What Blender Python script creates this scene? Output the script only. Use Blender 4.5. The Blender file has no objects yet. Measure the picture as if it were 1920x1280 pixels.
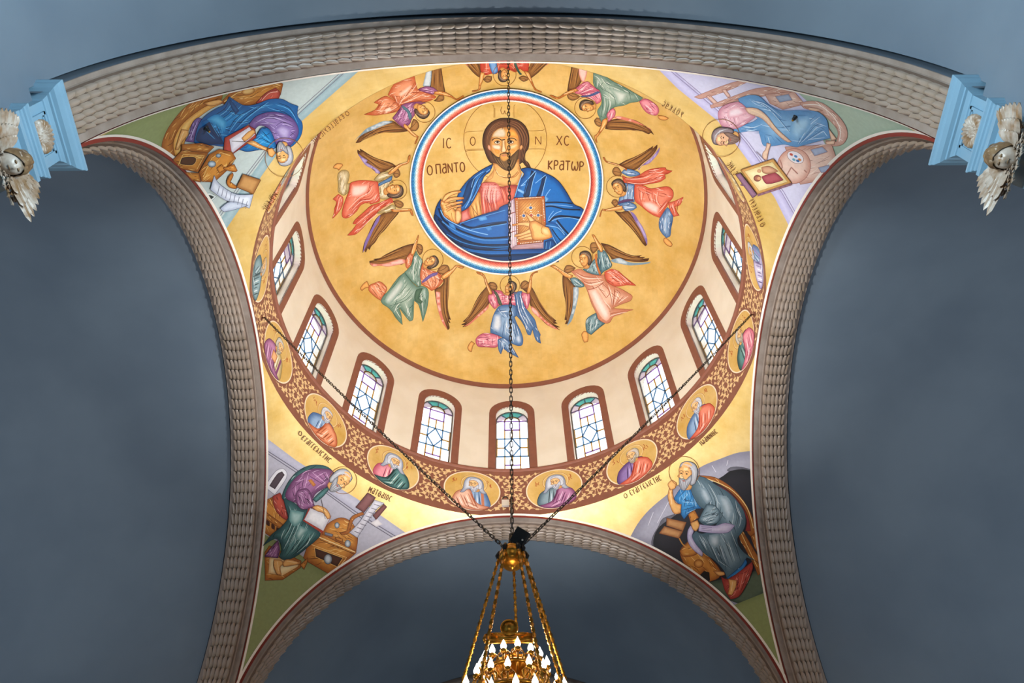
import bpy, bmesh, math, random
import numpy as np
from mathutils import Vector, Matrix
from mathutils.geometry import delaunay_2d_cdt
random.seed(7); np.random.seed(7)
C = bpy.context.scene.collection
PI = math.pi
ZS = 10.23            # height of the arch springing above the floor; lengths below are measured from the springing

# ------------------------------------------------------------------ camera
CAM = np.array([-0.06506, -7.69080, -8.62710])
PITCH, YAW, ROLL, FPX = 1.03667, 0.015786, -0.021620, 1494.787
_f = np.array([math.sin(YAW)*math.cos(PITCH), math.cos(YAW)*math.cos(PITCH), math.sin(PITCH)])
_r = np.cross(_f, [0, 0, 1]); _r /= np.linalg.norm(_r); _u = np.cross(_r, _f)
CR = _r*math.cos(ROLL)+_u*math.sin(ROLL); CU = _u*math.cos(ROLL)-_r*math.sin(ROLL); CF = _f
cd = bpy.data.cameras.new('camera'); cam = bpy.data.objects.new('camera', cd); C.objects.link(cam)
cd.sensor_width = 36; cd.lens = FPX*36/1920; cd.clip_end = 200
cam.matrix_world = Matrix(((CR[0], CU[0], -CF[0], CAM[0]), (CR[1], CU[1], -CF[1], CAM[1]), (CR[2], CU[2], -CF[2], CAM[2]+ZS), (0, 0, 0, 1)))
sc = bpy.context.scene
sc.camera = cam
# ------------------------------------------------------------------ light and exposure
sc.view_settings.view_transform = 'Standard'; sc.view_settings.look = 'None'
sc.view_settings.gamma = 1; sc.view_settings.use_curve_mapping = False
sc.view_settings.exposure = 0.0
w = bpy.data.worlds.new('sky'); sc.world = w; w.use_nodes = True
bg = w.node_tree.nodes['Background']; bg.inputs[0].default_value = (0.93, 0.96, 1.0, 1); bg.inputs[1].default_value = 12.0
def area(name, loc, target, sx, sy, power, col=(1, 1, 1), spread=PI):
    l = bpy.data.lights.new(name, 'AREA'); l.shape = 'RECTANGLE'; l.size = sx; l.size_y = sy; l.energy = power; l.color = col; l.spread = spread
    o = bpy.data.objects.new(name, l); C.objects.link(o); o.location = (loc[0], loc[1], loc[2]+ZS)
    o.rotation_euler = (Vector(target)-Vector(loc)).to_track_quat('-Z', 'Y').to_euler()
    return o
# added lamps standing in for daylight; the nave and entrance walls have no windows
for s in (-1, 1):
    area('nave_fill_light', (s*4.98, -9.0, -3.0), (-s*5.0, -7.2, 0.2), 3.0, 3.6, 680, (0.72, 0.90, 1), math.radians(84))
    area('transept_fill_light', (s*12.6, 0, -3.8), (s*7.0, 0, 4.0), 3.4, 4.4, 520, (0.94, 0.96, 1))  # added to lift the transept vault, where no window is built
area('entrance_fill_light', (0, -16.8, -3.0), (0, 0, 3), 4.0, 4.0, 160, (1.0, 0.97, 0.92))  # added fill lamp; the entrance wall is built solid
# lamp added to brighten the dome, read as a floodlight in the black box
area('dome_floodlight', (0.0, -0.05, -0.45), (0, 0, 10), 0.55, 0.55, 680, (1.0, 0.98, 0.95), math.radians(116))
area('chancel_fill_light', (0, 12.6, -3.8), (0, 7.0, 4.0), 3.4, 4.4, 270, (0.84, 0.92, 1))  # added lamp that brightens the far vault; the end wall has no window
# ------------------------------------------------------------------ helpers
def lin(c):
    c = c/255.0
    return c/12.92 if c <= 0.04045 else ((c+0.055)/1.055)**2.4
def hx(h, k=1.0):
    return tuple(min(1.0, lin(int(h[i:i+2], 16))*k) for i in (0, 2, 4))
def mat(name, col, rough=0.6, metal=0.0, spec=0.3, noise=None, bump=None, sheen=0.0):
    m = bpy.data.materials.new(name); m.use_nodes = True; nt = m.node_tree; b = nt.nodes['Principled BSDF']
    b.inputs['Base Color'].default_value = (*col, 1); b.inputs['Roughness'].default_value = rough
    b.inputs['Metallic'].default_value = metal; b.inputs['Specular IOR Level'].default_value = spec
    if noise:          # (scale, amount) or (scale, amount, second colour)
        tc = nt.nodes.new('ShaderNodeTexCoord'); n = nt.nodes.new('ShaderNodeTexNoise'); n.inputs['Scale'].default_value = noise[0]; n.inputs['Detail'].default_value = 6
        nt.links.new(tc.outputs['Object'], n.inputs['Vector'])
        mx = nt.nodes.new('ShaderNodeMix'); mx.data_type = 'RGBA'
        c2 = noise[2] if len(noise) > 2 else tuple(v*(1-noise[1]) for v in col)
        mx.inputs['A'].default_value = (*col, 1); mx.inputs['B'].default_value = (*c2, 1)
        mr = nt.nodes.new('ShaderNodeMapRange'); mr.inputs['From Min'].default_value = 0.35; mr.inputs['From Max'].default_value = 0.65
        nt.links.new(n.outputs['Fac'], mr.inputs['Value']); nt.links.new(mr.outputs['Result'], mx.inputs['Factor'])
        nt.links.new(mx.outputs['Result'], b.inputs['Base Color'])
    if bump:           # (scale, strength)
        tc = nt.nodes.new('ShaderNodeTexCoord'); n = nt.nodes.new('ShaderNodeTexNoise'); n.inputs['Scale'].default_value = bump[0]; n.inputs['Detail'].default_value = 5
        nt.links.new(tc.outputs['Object'], n.inputs['Vector'])
        bp = nt.nodes.new('ShaderNodeBump'); bp.inputs['Strength'].default_value = bump[1]; bp.inputs['Distance'].default_value = 0.02
        nt.links.new(n.outputs['Fac'], bp.inputs['Height']); nt.links.new(bp.outputs['Normal'], b.inputs['Normal'])
    return m
M = {}
def mk(name, verts, faces, material, parent=None, smooth=False, cols=None):
    me = bpy.data.meshes.new(name); me.from_pydata([tuple(v) for v in verts], [], faces); me.update()
    if cols is not None:
        a = me.color_attributes.new('Col', 'FLOAT_COLOR', 'POINT')
        a.data.foreach_set('color', np.concatenate([np.asarray(cols, float), np.ones((len(cols), 1))], 1).astype(np.float32).ravel())
    if material is not None: me.materials.append(material)
    if smooth: me.polygons.foreach_set('use_smooth', [True]*len(me.polygons))
    o = bpy.data.objects.new(name, me); C.objects.link(o)
    if parent is not None: o.parent = parent
    return o
def empty(name, loc=(0, 0, 0)):
    o = bpy.data.objects.new(name, None); C.objects.link(o); o.location = loc; o.empty_display_size = 0.1
    return o
def tag(o, label, cat=None, group=None, kind=None):
    if label: o['label'] = label
    if cat: o['category'] = cat
    if group: o['group'] = group
    if kind: o['kind'] = kind
    return o
class MB:
    """collects shapes for one mesh"""
    def __init__(s): s.v = []; s.f = []
    def add(s, v, f):
        n = len(s.v); s.v += [tuple(p) for p in v]; s.f += [tuple(i+n for i in q) for q in f]; return s
    def box(s, a, b):
        (x0, y0, z0), (x1, y1, z1) = a, b
        return s.add([(x0,y0,z0),(x1,y0,z0),(x1,y1,z0),(x0,y1,z0),(x0,y0,z1),(x1,y0,z1),(x1,y1,z1),(x0,y1,z1)],
                     [(0,3,2,1),(4,5,6,7),(0,1,5,4),(1,2,6,5),(2,3,7,6),(3,0,4,7)])
    def tube(s, pts, rad, n=8, closed=False, caps=True):
        P = [Vector(p) for p in pts]; m = len(P); R = rad if hasattr(rad, '__len__') else [rad]*m
        T = []
        for i in range(m):
            a = P[(i-1) % m] if closed or i > 0 else P[i]; b = P[(i+1) % m] if closed or i < m-1 else P[i]
            T.append((b-a).normalized())
        up = Vector((0, 0, 1)) if abs(T[0].z) < 0.9 else Vector((1, 0, 0))
        N = (up-T[0]*up.dot(T[0])).normalized(); vs = []
        for i in range(m):
            N = (N-T[i]*N.dot(T[i])).normalized(); B = T[i].cross(N)
            vs += [P[i]+(N*math.cos(2*PI*k/n)+B*math.sin(2*PI*k/n))*R[i] for k in range(n)]
        fs = []
        for i in range(m if closed else m-1):
            j = (i+1) % m
            fs += [(i*n+k, i*n+(k+1) % n, j*n+(k+1) % n, j*n+k) for k in range(n)]
        if caps and not closed: fs += [tuple(range(n-1, -1, -1)), tuple((m-1)*n+k for k in range(n))]
        return s.add(vs, fs)
    def lathe(s, prof, n=24, center=(0, 0, 0)):
        vs = []; fs = []
        for r, z in prof: vs += [(center[0]+r*math.cos(2*PI*k/n), center[1]+r*math.sin(2*PI*k/n), center[2]+z) for k in range(n)]
        for i in range(len(prof)-1): fs += [(i*n+k, i*n+(k+1) % n, (i+1)*n+(k+1) % n, (i+1)*n+k) for k in range(n)]
        return s.add(vs, fs)
    def grid(s, fn, us, vs_):
        V = [fn(a, b) for a in us for b in vs_]; nb = len(vs_)
        return s.add(V, [(i*nb+j, i*nb+j+1, (i+1)*nb+j+1, (i+1)*nb+j) for i in range(len(us)-1) for j in range(nb-1)])
    def build(s, name, m, parent=None, smooth=False): return mk(name, s.v, s.f, m, parent, smooth)
def rot_z(v, a): c, s = math.cos(a), math.sin(a); return (v[0]*c-v[1]*s, v[0]*s+v[1]*c, v[2])
lsp = lambda a, b, n: [a+(b-a)*i/(n-1) for i in range(n)]
# ------------------------------------------------------------------ materials of the shell
M['vault'] = mat('blue_plaster', hx('6B7884'), 0.62, noise=(0.55, 0, hx('616E7B')), bump=(2.0, 0.06))
M['pier'] = mat('blue_woodwork', hx('7A9EB4'), 0.42, noise=(3, 0.08))
M['stone'] = mat('carved_stone', hx('988A80'), 0.5, noise=(4.0, 0, hx('87786D')), bump=(30, 0.12))
M['leafstone'] = mat('carved_leaf_stone', hx('9E8D80'), 0.34, spec=0.55, noise=(2.0, 0, hx('84725F')))
M['fillet'] = mat('grey_fillet', hx('A09288'), 0.6, noise=(6, 0.1))
M['gilt_stone'] = mat('gilded_plaster', hx('86694A'), 0.38, spec=0.5, noise=(7, 0, hx('BDB2A6')), bump=(14, 0.3))
M['red'] = mat('dark_red_line', hx('7A2A22'), 0.55); M['white'] = mat('white_line', hx('EFE6DA'), 0.6)
M['cream'] = mat('cream_plaster', hx('E6DDCB'), 0.65, noise=(1.4, 0, hx('DED3BE')), bump=(5, 0.05))
M['brown'] = mat('brown_paint', hx('8A5745'), 0.55, noise=(5, 0.12))
M['floor'] = mat('floor_stone', hx('9A8F84'), 0.35, noise=(2, 0.2))
def gold_mat():
    m = mat('gold_leaf', hx('C99A3E'), 0.36, metal=0.22, spec=0.5); nt = m.node_tree; b = nt.nodes['Principled BSDF']
    tc = nt.nodes.new('ShaderNodeTexCoord')
    n1 = nt.nodes.new('ShaderNodeTexNoise'); n1.inputs['Scale'].default_value = 1.3; n1.inputs['Detail'].default_value = 8; n1.inputs['Roughness'].default_value = 0.65
    br = nt.nodes.new('ShaderNodeTexBrick'); br.inputs['Scale'].default_value = 7; br.inputs['Mortar Size'].default_value = 0.012
    br.inputs['Color1'].default_value = (0.97, 0.97, 0.97, 1); br.inputs['Color2'].default_value = (1.03, 1.03, 1.03, 1); br.inputs['Mortar'].default_value = (1.06, 1.05, 1.0, 1)
    br.inputs['Brick Width'].default_value = 1; br.inputs['Row Height'].default_value = 1; br.offset = 0
    rp = nt.nodes.new('ShaderNodeValToRGB'); e = rp.color_ramp.elements
    e[0].position = 0.3; e[0].color = (*hx('CFA54E'), 1); e[1].position = 0.72; e[1].color = (*hx('E9CB86'), 1)
    mu = nt.nodes.new('ShaderNodeMix'); mu.data_type = 'RGBA'; mu.blend_type = 'MULTIPLY'; mu.inputs['Factor'].default_value = 1
    nt.links.new(tc.outputs['Object'], n1.inputs['Vector']); nt.links.new(tc.outputs['Object'], br.inputs['Vector'])
    nt.links.new(n1.outputs['Fac'], rp.inputs['Fac']); nt.links.new(rp.outputs['Color'], mu.inputs['A']); nt.links.new(br.outputs['Color'], mu.inputs['B'])
    nt.links.new(mu.outputs['Result'], b.inputs['Base Color'])
    bp = nt.nodes.new('ShaderNodeBump'); bp.inputs['Strength'].default_value = 0.12; bp.inputs['Distance'].default_value = 0.02
    nt.links.new(n1.outputs['Fac'], bp.inputs['Height']); nt.links.new(bp.outputs['Normal'], b.inputs['Normal'])
    return m
M['gold'] = gold_mat()

# ------------------------------------------------------------------ key dimensions (metres)
R = 5.0                 # arch radius, half span and radius of the frieze ring
RD = 5.05               # drum
Z_FT, Z_RIM = 6.65, 10.33
ZC = 8.17; RS = math.hypot(RD, Z_RIM-ZC)      # centre and radius of the dome sphere
RV = 5.06               # barrel vaults
WA = 0.68               # width of an arch
AZ0 = math.radians(-1.0)
def struct(o, label=None): o['kind'] = 'structure'; (label and o.__setitem__('label', label)); return o

# floor and outer walls
b = MB().box((-13, -17, -ZS-0.2), (13, 13, -ZS)); struct(b.build('floor', M['floor']), 'stone floor of the church far below')
FL = -ZS
def wallbox(name, a, c, label): return struct(MB().box(a, c).build(name, M['vault']), label)
wallbox('wall_back', (-6, -17.2, FL), (6, -17, 5.6), 'blue entrance wall behind the viewer')
wallbox('wall_transept_left', (-13.2, -6, FL), (-13, 6, 5.6), 'blue end wall of the left transept')
wallbox('wall_transept_right', (13, -6, FL), (13.2, 6, 5.6), 'blue end wall of the right transept')
wallbox('wall_apse', (-6, 13, FL), (6, 13.2, 5.6), 'blue end wall of the far arm')
for s, nm in ((-1, 'left'), (1, 'right')):
    x0, x1 = sorted((s*RV, s*(RV+0.3)))
    wallbox('wall_nave_'+nm, (x0, -17, FL), (x1, -5.3, 0), 'blue nave wall on the %s of the viewer' % nm)
    wallbox('wall_chancel_'+nm, (x0, 5.3, FL), (x1, 13, 0), 'blue wall on the %s of the far arm' % nm)
    x0, x1 = sorted((s*5.3, s*13))
    wallbox('wall_transept_near_'+nm, (x0, -RV-0.3, FL), (x1, -RV, 0), 'near side wall of the %s transept' % nm)
    wallbox('wall_transept_far_'+nm, (x0, RV, FL), (x1, RV+0.3, 0), 'far side wall of the %s transept' % nm)
# barrel vaults
def vault(name, ang, length, label):
    def fn(t, d):
        q = (RV*math.cos(t), d, RV*math.sin(t)); return rot_z(q, ang)
    def fo(t, d):
        q = ((RV+0.25)*math.cos(t), d, (RV+0.25)*math.sin(t)); return rot_z(q, ang)
    b = MB().grid(fn, lsp(-0.02, PI+0.02, 65), [R+WA+0.05, length]); b.grid(fo, lsp(PI+0.02, -0.02, 33), [R+WA-0.03, length])
    return struct(b.build(name, M['vault'], smooth=True), label)
vault('ceiling_far', 0, 13, 'dark blue barrel vault of the far arm seen under the far arch')
vault('ceiling_left', PI/2, 13, 'grey-blue barrel vault of the left transept')
vault('ceiling_near', PI, 17, 'blue barrel vault of the nave across the top')
vault('ceiling_right', -PI/2, 13, 'grey-blue barrel vault of the right transept')

# arches: moulding profile (s = distance behind the pendentive face, r = radius of the intrados)
PROF = [(-0.0, 5.0), (0.0, 4.955), (0.105, 4.95), (0.12, 4.925)]
for k in range(1, 10):
    a = PI*k/10; PROF.append((0.365-0.235*math.cos(a), 4.925-0.085*math.sin(a)))
PROF += [(0.61, 4.925), (0.62, 4.945), (0.675, 4.945), (0.68, 4.96)]
GROOVE = [(0.68, 4.955), (0.68, 5.40), (0.73, 5.40), (0.73, RV-0.005)]       # shadow gap between an arch and its vault
LEAF = None
T0 = 0.0435
M['bed'] = mat('brown_bed', hx('6A584C'), 0.6, noise=(5, 0.2))  # darker brown behind the leaves, seen in their gaps
def leaf_mesh():
    L, W = 0.232, 0.077; vs = []; fs = []; nu, nv = 5, 5
    for i in range(nu):
        u = (0, 0.4, 0.75, 0.92, 1.0)[i]          # 0 root .. 1 tip
        hw = W/2*(0.94, 1.0, 0.98, 0.78, 0.36)[i]
        for j in range(nv):
            v = -1+2*j/(nv-1)
            h = 0.001+0.046*u**1.5+(0.010 if v == 0 else (0.003 if abs(v) == 0.5 else -0.016))
            vs.append((v*hw, (u-0.45)*L, h))
    for i in range(nu-1):
        for j in range(nv-1):
            a = i*nv+j; fs.append((a, a+1, a+nv+1, a+nv))
    n = len(vs); tip = [(nu-1)*nv+j for j in range(nv)]
    vs += [(vs[k][0]*0.7, vs[k][1]-0.012, -0.012) for k in tip]
    for j in range(nv-1): fs.append((tip[j], tip[j+1], n+j+1, n+j))
    me = bpy.data.meshes.new('leaf'); me.from_pydata(vs, [], fs); me.materials.append(M['leafstone'])
    me.polygons.foreach_set('use_smooth', [True]*len(me.polygons)); me.update()
    return me
LEAF = leaf_mesh()
_aa = np.linspace(0.10*PI, 0.90*PI, 400); _sl = np.concatenate([[0], np.cumsum(np.hypot(np.diff(0.235*np.cos(_aa)), np.diff(0.085*np.sin(_aa))))])
ROWA = [float(np.interp(_sl[-1]*(j+0.5)/6, _sl, _aa)) for j in range(6)]     # six rows at equal spacing round the roll
def to_px(P):
    d = np.asarray(P, float)-CAM; z = d@CF
    return 960+FPX*(d@CR)/z, 640-FPX*(d@CU)/z, z
def arch(name, ang, label):
    root = struct(empty(name), label)
    b = MB().grid(lambda t, k: rot_z((PROF[k][1]*math.cos(t), R+PROF[k][0], PROF[k][1]*math.sin(t)), ang), lsp(T0, PI-T0, 97), list(range(0, 4)))
    b.grid(lambda t, k: rot_z((PROF[k][1]*math.cos(t), R+PROF[k][0], PROF[k][1]*math.sin(t)), ang), lsp(T0, PI-T0, 97), list(range(13, len(PROF))))
    b.build('fillet', M['stone'], root)
    b = MB().grid(lambda t, k: rot_z((PROF[k][1]*math.cos(t), R+PROF[k][0], PROF[k][1]*math.sin(t)), ang), lsp(T0, PI-T0, 97), list(range(3, 14)))
    b.build('roll_bed', M['bed'], root, True)
    MB().grid(lambda t, k: rot_z((GROOVE[k][1]*math.cos(t), R+GROOVE[k][0], GROOVE[k][1]*math.sin(t)), ang), lsp(0, PI, 65), [0, 1, 2, 3]).build('shadow_gap', M['vault'], root)
    ncol, nrow = 72, 6; items = []
    for i in range(ncol):
        t = PI*(i+0.5)/ncol
        if min(t, PI-t) < 0.065: continue
        sgn = 1 if t < PI/2 else -1        # tips point to the crown
        for j in range(nrow):
            a = ROWA[j]
            s_, r_ = 0.365-0.235*math.cos(a), 4.925-0.085*math.sin(a)
            nr, ns = -math.sin(a)*0.235, -math.cos(a)*0.085       # outward normal of the torus (towards the axis)
            ln = math.hypot(nr, ns); nr, ns = nr/ln, ns/ln
            er = Vector((math.cos(t), 0, math.sin(t))); et = Vector((-math.sin(t), 0, math.cos(t)))*sgn; es = Vector((0, 1, 0))
            n = (er*nr+es*ns).normalized(); y = et; x = y.cross(n)
            jit = random.uniform(-0.03, 0.03); x, y = x*math.cos(jit)+y*math.sin(jit), y*math.cos(jit)-x*math.sin(jit)
            p = er*r_+es*(R+s_)+n*0.001
            m = Matrix(((x.x, y.x, n.x, p.x), (x.y, y.y, n.y, p.y), (x.z, y.z, n.z, p.z), (0, 0, 0, 1)))
            m = Matrix.Rotation(ang, 4, 'Z') @ m
            q = m.translation; X, Y, Z = to_px(q)
            nn = np.array(m.col[2][:3]); vd = (CAM-np.array(q)); face = max(0.0, nn@vd/np.linalg.norm(vd))
            vis = (0 <= X <= 1920 and 0 <= Y <= 1280)
            items.append(((face+0.05)/Z**2*(1 if vis else 1e-3), m))
    items.sort(key=lambda q: -q[0])
    for _, m in items[:300]:
        o = bpy.data.objects.new('leaf', LEAF); C.objects.link(o); o.parent = root; o.matrix_local = m
    rest = MB(); lv = [v.co.copy() for v in LEAF.vertices]; lf = [tuple(p.vertices) for p in LEAF.polygons]
    for _, m in items[300:]: rest.add([m @ v for v in lv], lf)
    o = rest.build('leaf_border', M['leafstone'], root, True); o['kind'] = 'stuff'
    return root
arch('trim_1', 0, 'far arch moulding of carved grey leaves under the dome')
arch('trim_2', PI/2, 'left arch moulding of carved grey leaves')
arch('trim_3', PI, 'near arch moulding of carved leaves across the top')
arch('trim_4', -PI/2, 'right arch moulding of carved grey leaves')
# painted red and white lines on the edge of each pendentive, one pair per arch
def edge_lines(name, ang, label):
    root = struct(empty(name), label)
    for nm, r0, r1, m, off in (('red_line', 4.955, 5.005, 'red', 0.012), ('white_line', 5.005, 5.035, 'white', 0.018)):
        def fn(t, r):
            if r > R: y = math.sqrt(max(0, 2*R*R-r*r)); q = (r*math.cos(t), y-off, r*math.sin(t))
            else: q = (r*math.cos(t), R-off, r*math.sin(t))
            return rot_z(q, ang)
        MB().grid(fn, lsp(0.02, PI-0.02, 97), [r0, r1]).build(nm, M[m], root, True)
for i, a in enumerate((0, PI/2, PI, -PI/2)):
    edge_lines('trim_%d' % (5+i), a, 'thin red and white painted lines along the %s arch' % ('far', 'left', 'near', 'right')[i])
# pendentives
def pendentive(name, q, label):
    zs = [R*math.sin(0.5*PI*i/40) for i in range(41)]
    def fn(z, k):
        r = math.sqrt(2*R*R-z*z); a0 = math.acos(min(1, R/r)); a1 = PI/2-a0; a = a0+(a1-a0)*k+q
        return (r*math.cos(a), r*math.sin(a), z)
    return struct(MB().grid(fn, zs, lsp(0, 1, 33)).build(name, M['gold'], None, True), label)
for i, (q, nm) in enumerate(((0, 'far_right'), (PI/2, 'far_left'), (PI, 'near_left'), (-PI/2, 'near_right'))):
    pendentive('ceiling_pendentive_'+nm, q, 'gold curved pendentive between the arches, %s corner' % nm.replace('_', ' '))
# frieze ring and ledge
ring = lambda prof, n=129: (MB().grid(lambda a, k: (prof[k][0]*math.cos(a), prof[k][0]*math.sin(a), prof[k][1]), lsp(0, 2*PI, n), list(range(len(prof)))))
struct(ring([(5.0, 4.995), (5.0, 6.56)]).build('wall_frieze', M['brown'], None, True), 'brown frieze ring below the drum windows')
struct(ring([(5.0, 6.56), (4.985, 6.575), (4.965, 6.60), (4.965, 6.635), (4.975, 6.65), (5.06, 6.655)]).build('trim_9', M['brown'], None, True), 'narrow brown ledge at the foot of the drum')
# dome
phi0 = math.asin(RD/RS)
struct(ring([(max(RS*math.sin(p), 1e-4), ZC+RS*math.cos(p)) for p in lsp(0, phi0, 49)]).build('ceiling_dome', M['gold'], None, True), 'golden dome above the windows')
struct(ring([((RS+0.3)*math.sin(p)+1e-4, ZC+(RS+0.3)*math.cos(p)) for p in lsp(0, phi0, 25)], 65).build('ceiling_dome_shell', M['cream'], None, True), 'outer shell of the dome')
struct(ring([(RD-0.004, Z_RIM-0.06), (RD-0.010, Z_RIM), (RS*math.sin(phi0-0.02)-0.010, ZC+RS*math.cos(phi0-0.02))]).build('trim_10', M['brown'], None, True), 'brown band round the rim of the dome')
# drum with arched windows
NW = 16; HWO, HWI, ZSP_O, ZSP_I = 0.617, 0.43, 9.05, 8.95
RG = 5.22
def arch_outline(hw, zb, zsp, rise, n=14):
    pts = [(-hw, zb)]
    for i in range(n+1):
        a = PI-PI*i/n; pts.append((hw*math.cos(a), zsp+rise*math.sin(a)))
    pts.append((hw, zb)); return pts
OUT_I = arch_outline(HWI, 6.66, ZSP_I, 0.43); OUT_O = arch_outline(HWO, 6.66, ZSP_O, 0.60)
def cdt_fill(outer, holes, pts=()):
    vs = [Vector(p) for p in outer]; fc = [list(range(len(outer)))]; es = []
    for h in holes:
        n = len(vs); vs += [Vector(p) for p in h]; es += [(n+i, n+(i+1) % len(h)) for i in range(len(h))]
    vs += [Vector(p) for p in pts]
    V, E, F, *_ = delaunay_2d_cdt(vs, es, fc, 1, 1e-7)
    def inside(p, poly):
        c = False; j = len(poly)-1
        for i in range(len(poly)):
            if (poly[i][1] > p[1]) != (poly[j][1] > p[1]) and p[0] < (poly[j][0]-poly[i][0])*(p[1]-poly[i][1])/(poly[j][1]-poly[i][1])+poly[i][0]: c = not c
            j = i
        return c
    F = [f for f in F if not any(inside((sum(V[i][0] for i in f)/3, sum(V[i][1] for i in f)/3), h) for h in holes)]
    return V, F
SEC = 2*PI*RD/NW
def drum_panel(rad):
    outer = [(-SEC/2, 6.4)]+[(SEC*(-0.5+i/10), 6.4) for i in range(1, 10)]+[(SEC/2, 6.4), (SEC/2, Z_RIM+0.02)]+[(SEC*(0.5-i/10), Z_RIM+0.02) for i in range(1, 10)]+[(-SEC/2, Z_RIM+0.02)]
    V, F = cdt_fill(outer, [OUT_I], [(SEC*(i/10), z) for i in (-4.6, 4.6) for z in lsp(6.6, 10.2, 10)])
    return [(rad*math.cos(v[0]/RD), rad*math.sin(v[0]/RD), v[1]) for v in V], F
pv, pf = drum_panel(RD); qv, qf = drum_panel(RD+0.42)
drum = MB()
for k in range(NW):
    a = PI/2+AZ0+k*2*PI/NW
    drum.add([rot_z(v, a) for v in pv], pf); drum.add([rot_z(v, a) for v in qv], [f[::-1] for f in qf])
    rv = []
    for s, z in OUT_I: rv += [rot_z((rr*math.cos(s/RD), rr*math.sin(s/RD), z), a) for rr in (RD, RD+0.42)]
    drum.add(rv, [(2*i, 2*i+1, 2*i+3, 2*i+2) for i in range(len(OUT_I)-1)])
struct(drum.build('wall_drum', M['cream']), 'cream drum wall pierced by arched stained glass windows')
# ------------------------------------------------------------------ stained glass windows
def glass(name, col, dens=0.08):
    m = bpy.data.materials.new(name); m.use_nodes = True; nt = m.node_tree; nt.nodes.clear()
    o = nt.nodes.new('ShaderNodeOutputMaterial'); t = nt.nodes.new('ShaderNodeBsdfTransparent'); t.inputs[0].default_value = (*col, 1)
    g = nt.nodes.new('ShaderNodeBsdfPrincipled'); g.inputs['Base Color'].default_value = (*[min(1, c+0.1) for c in col], 1); g.inputs['Roughness'].default_value = 0.15
    mx = nt.nodes.new('ShaderNodeMixShader'); mx.inputs[0].default_value = dens
    nt.links.new(t.outputs[0], mx.inputs[1]); nt.links.new(g.outputs[0], mx.inputs[2]); nt.links.new(mx.outputs[0], o.inputs['Surface'])
    return m
GT = 0.55
M['g_clear'] = glass('clear_glass', (0.97*GT, 0.97*GT, 0.98*GT)); M['g_lilac'] = glass('lilac_glass', (0.92*GT, 0.86*GT, 0.97*GT))
M['g_teal'] = glass('teal_glass', (0.40*GT, 0.85*GT, 0.86*GT)); M['g_amber'] = glass('amber_glass', (0.95*GT, 0.62*GT, 0.16*GT), 0.25)
M['g_blue'] = glass('blue_glass', (0.36*GT, 0.62*GT, 0.85*GT), 0.25); M['g_violet'] = glass('violet_glass', (0.66*GT, 0.42*GT, 0.85*GT), 0.25)
M['lead'] = mat('dark_lead', hx('5A5450'), 0.5)
GW, C1 = 0.415, 0.20
ZR = [6.62, 7.083, 7.428, 7.783, 8.163, 8.542, 8.93]
GS = 8.93; GRI, GRO = 0.20, 0.425
def arcp(r, a0, a1, n=6): return [(r*math.cos(a), GS+r*math.sin(a)) for a in lsp(a0, a1, n)]
rect = lambda x0, x1, z0, z1: [(x0, z0), (x1, z0), (x1, z1), (x0, z1)]
PANES = []
for s in (-1, 1):
    for z0, z1 in ((ZR[0], ZR[2]), (ZR[2], ZR[3]), (ZR[3], ZR[4]), (ZR[4], ZR[6])): PANES.append((rect(*sorted((s*C1, s*GW)), z0, z1), 'g_clear'))
    for z0, z1 in ((ZR[1], ZR[2]), (ZR[4], ZR[5])): PANES.append((rect(*sorted((0, s*C1)), z0, z1), 'g_clear'))
    PANES.append(([(0, ZR[2]), (s*C1, ZR[2]), (s*C1, ZR[3])], 'g_clear')); PANES.append(([(s*C1, ZR[3]), (s*C1, ZR[4]), (0, ZR[4])], 'g_clear'))
PANES += [([(0, ZR[2]), (C1, ZR[3]), (0, ZR[4]), (-C1, ZR[3])], 'g_clear'), (rect(-C1, C1, ZR[0], ZR[1]), 'g_clear'), (rect(-C1, C1, ZR[5], ZR[6]), 'g_lilac'),
          (arcp(GRI, 0, PI, 12), 'g_clear')]
for a0, a1, m in ((0, PI/4, 'g_lilac'), (PI/4, PI/2, 'g_teal'), (PI/2, 3*PI/4, 'g_teal'), (3*PI/4, PI, 'g_lilac')):
    PANES.append((arcp(GRI, a0, a1)+arcp(GRO, a1, a0), m))
CAMES = [('g_violet', [[(-GW, ZR[6]), (GW, ZR[6])], [(-C1, ZR[5]), (C1, ZR[5])], [(-C1, ZR[1]), (C1, ZR[1])], [(-C1, ZR[5]), (-C1, ZR[6])], [(C1, ZR[5]), (C1, ZR[6])]]),
         ('g_amber', [[(-GW, ZR[3]), (-C1, ZR[3])], [(C1, ZR[3]), (GW, ZR[3])], [(0, ZR[4]), (0, ZR[5])], [(0, ZR[1]), (0, ZR[2])], arcp(GRI, 0, PI, 12),
                      [(-C1, ZR[0]), (-C1, ZR[2])], [(C1, ZR[0]), (C1, ZR[2])], [(-C1, ZR[4]), (-C1, ZR[5])], [(C1, ZR[4]), (C1, ZR[5])], [(-GW+.012, ZR[2]), (-GW+.012, ZR[4])], [(GW-.012, ZR[2]), (GW-.012, ZR[4])]]),
         ('g_blue', [[(-GW, ZR[2]), (GW, ZR[2])], [(-GW, ZR[4]), (GW, ZR[4])], [(0, ZR[2]), (C1, ZR[3]), (0, ZR[4]), (-C1, ZR[3]), (0, ZR[2])], [(-C1, ZR[2]), (-C1, ZR[4])], [(C1, ZR[2]), (C1, ZR[4])]]
          + [[(GRI*math.cos(a), GS+GRI*math.sin(a)), (GRO*math.cos(a), GS+GRO*math.sin(a))] for a in (PI/4, PI/2, 3*PI/4)])]
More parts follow.
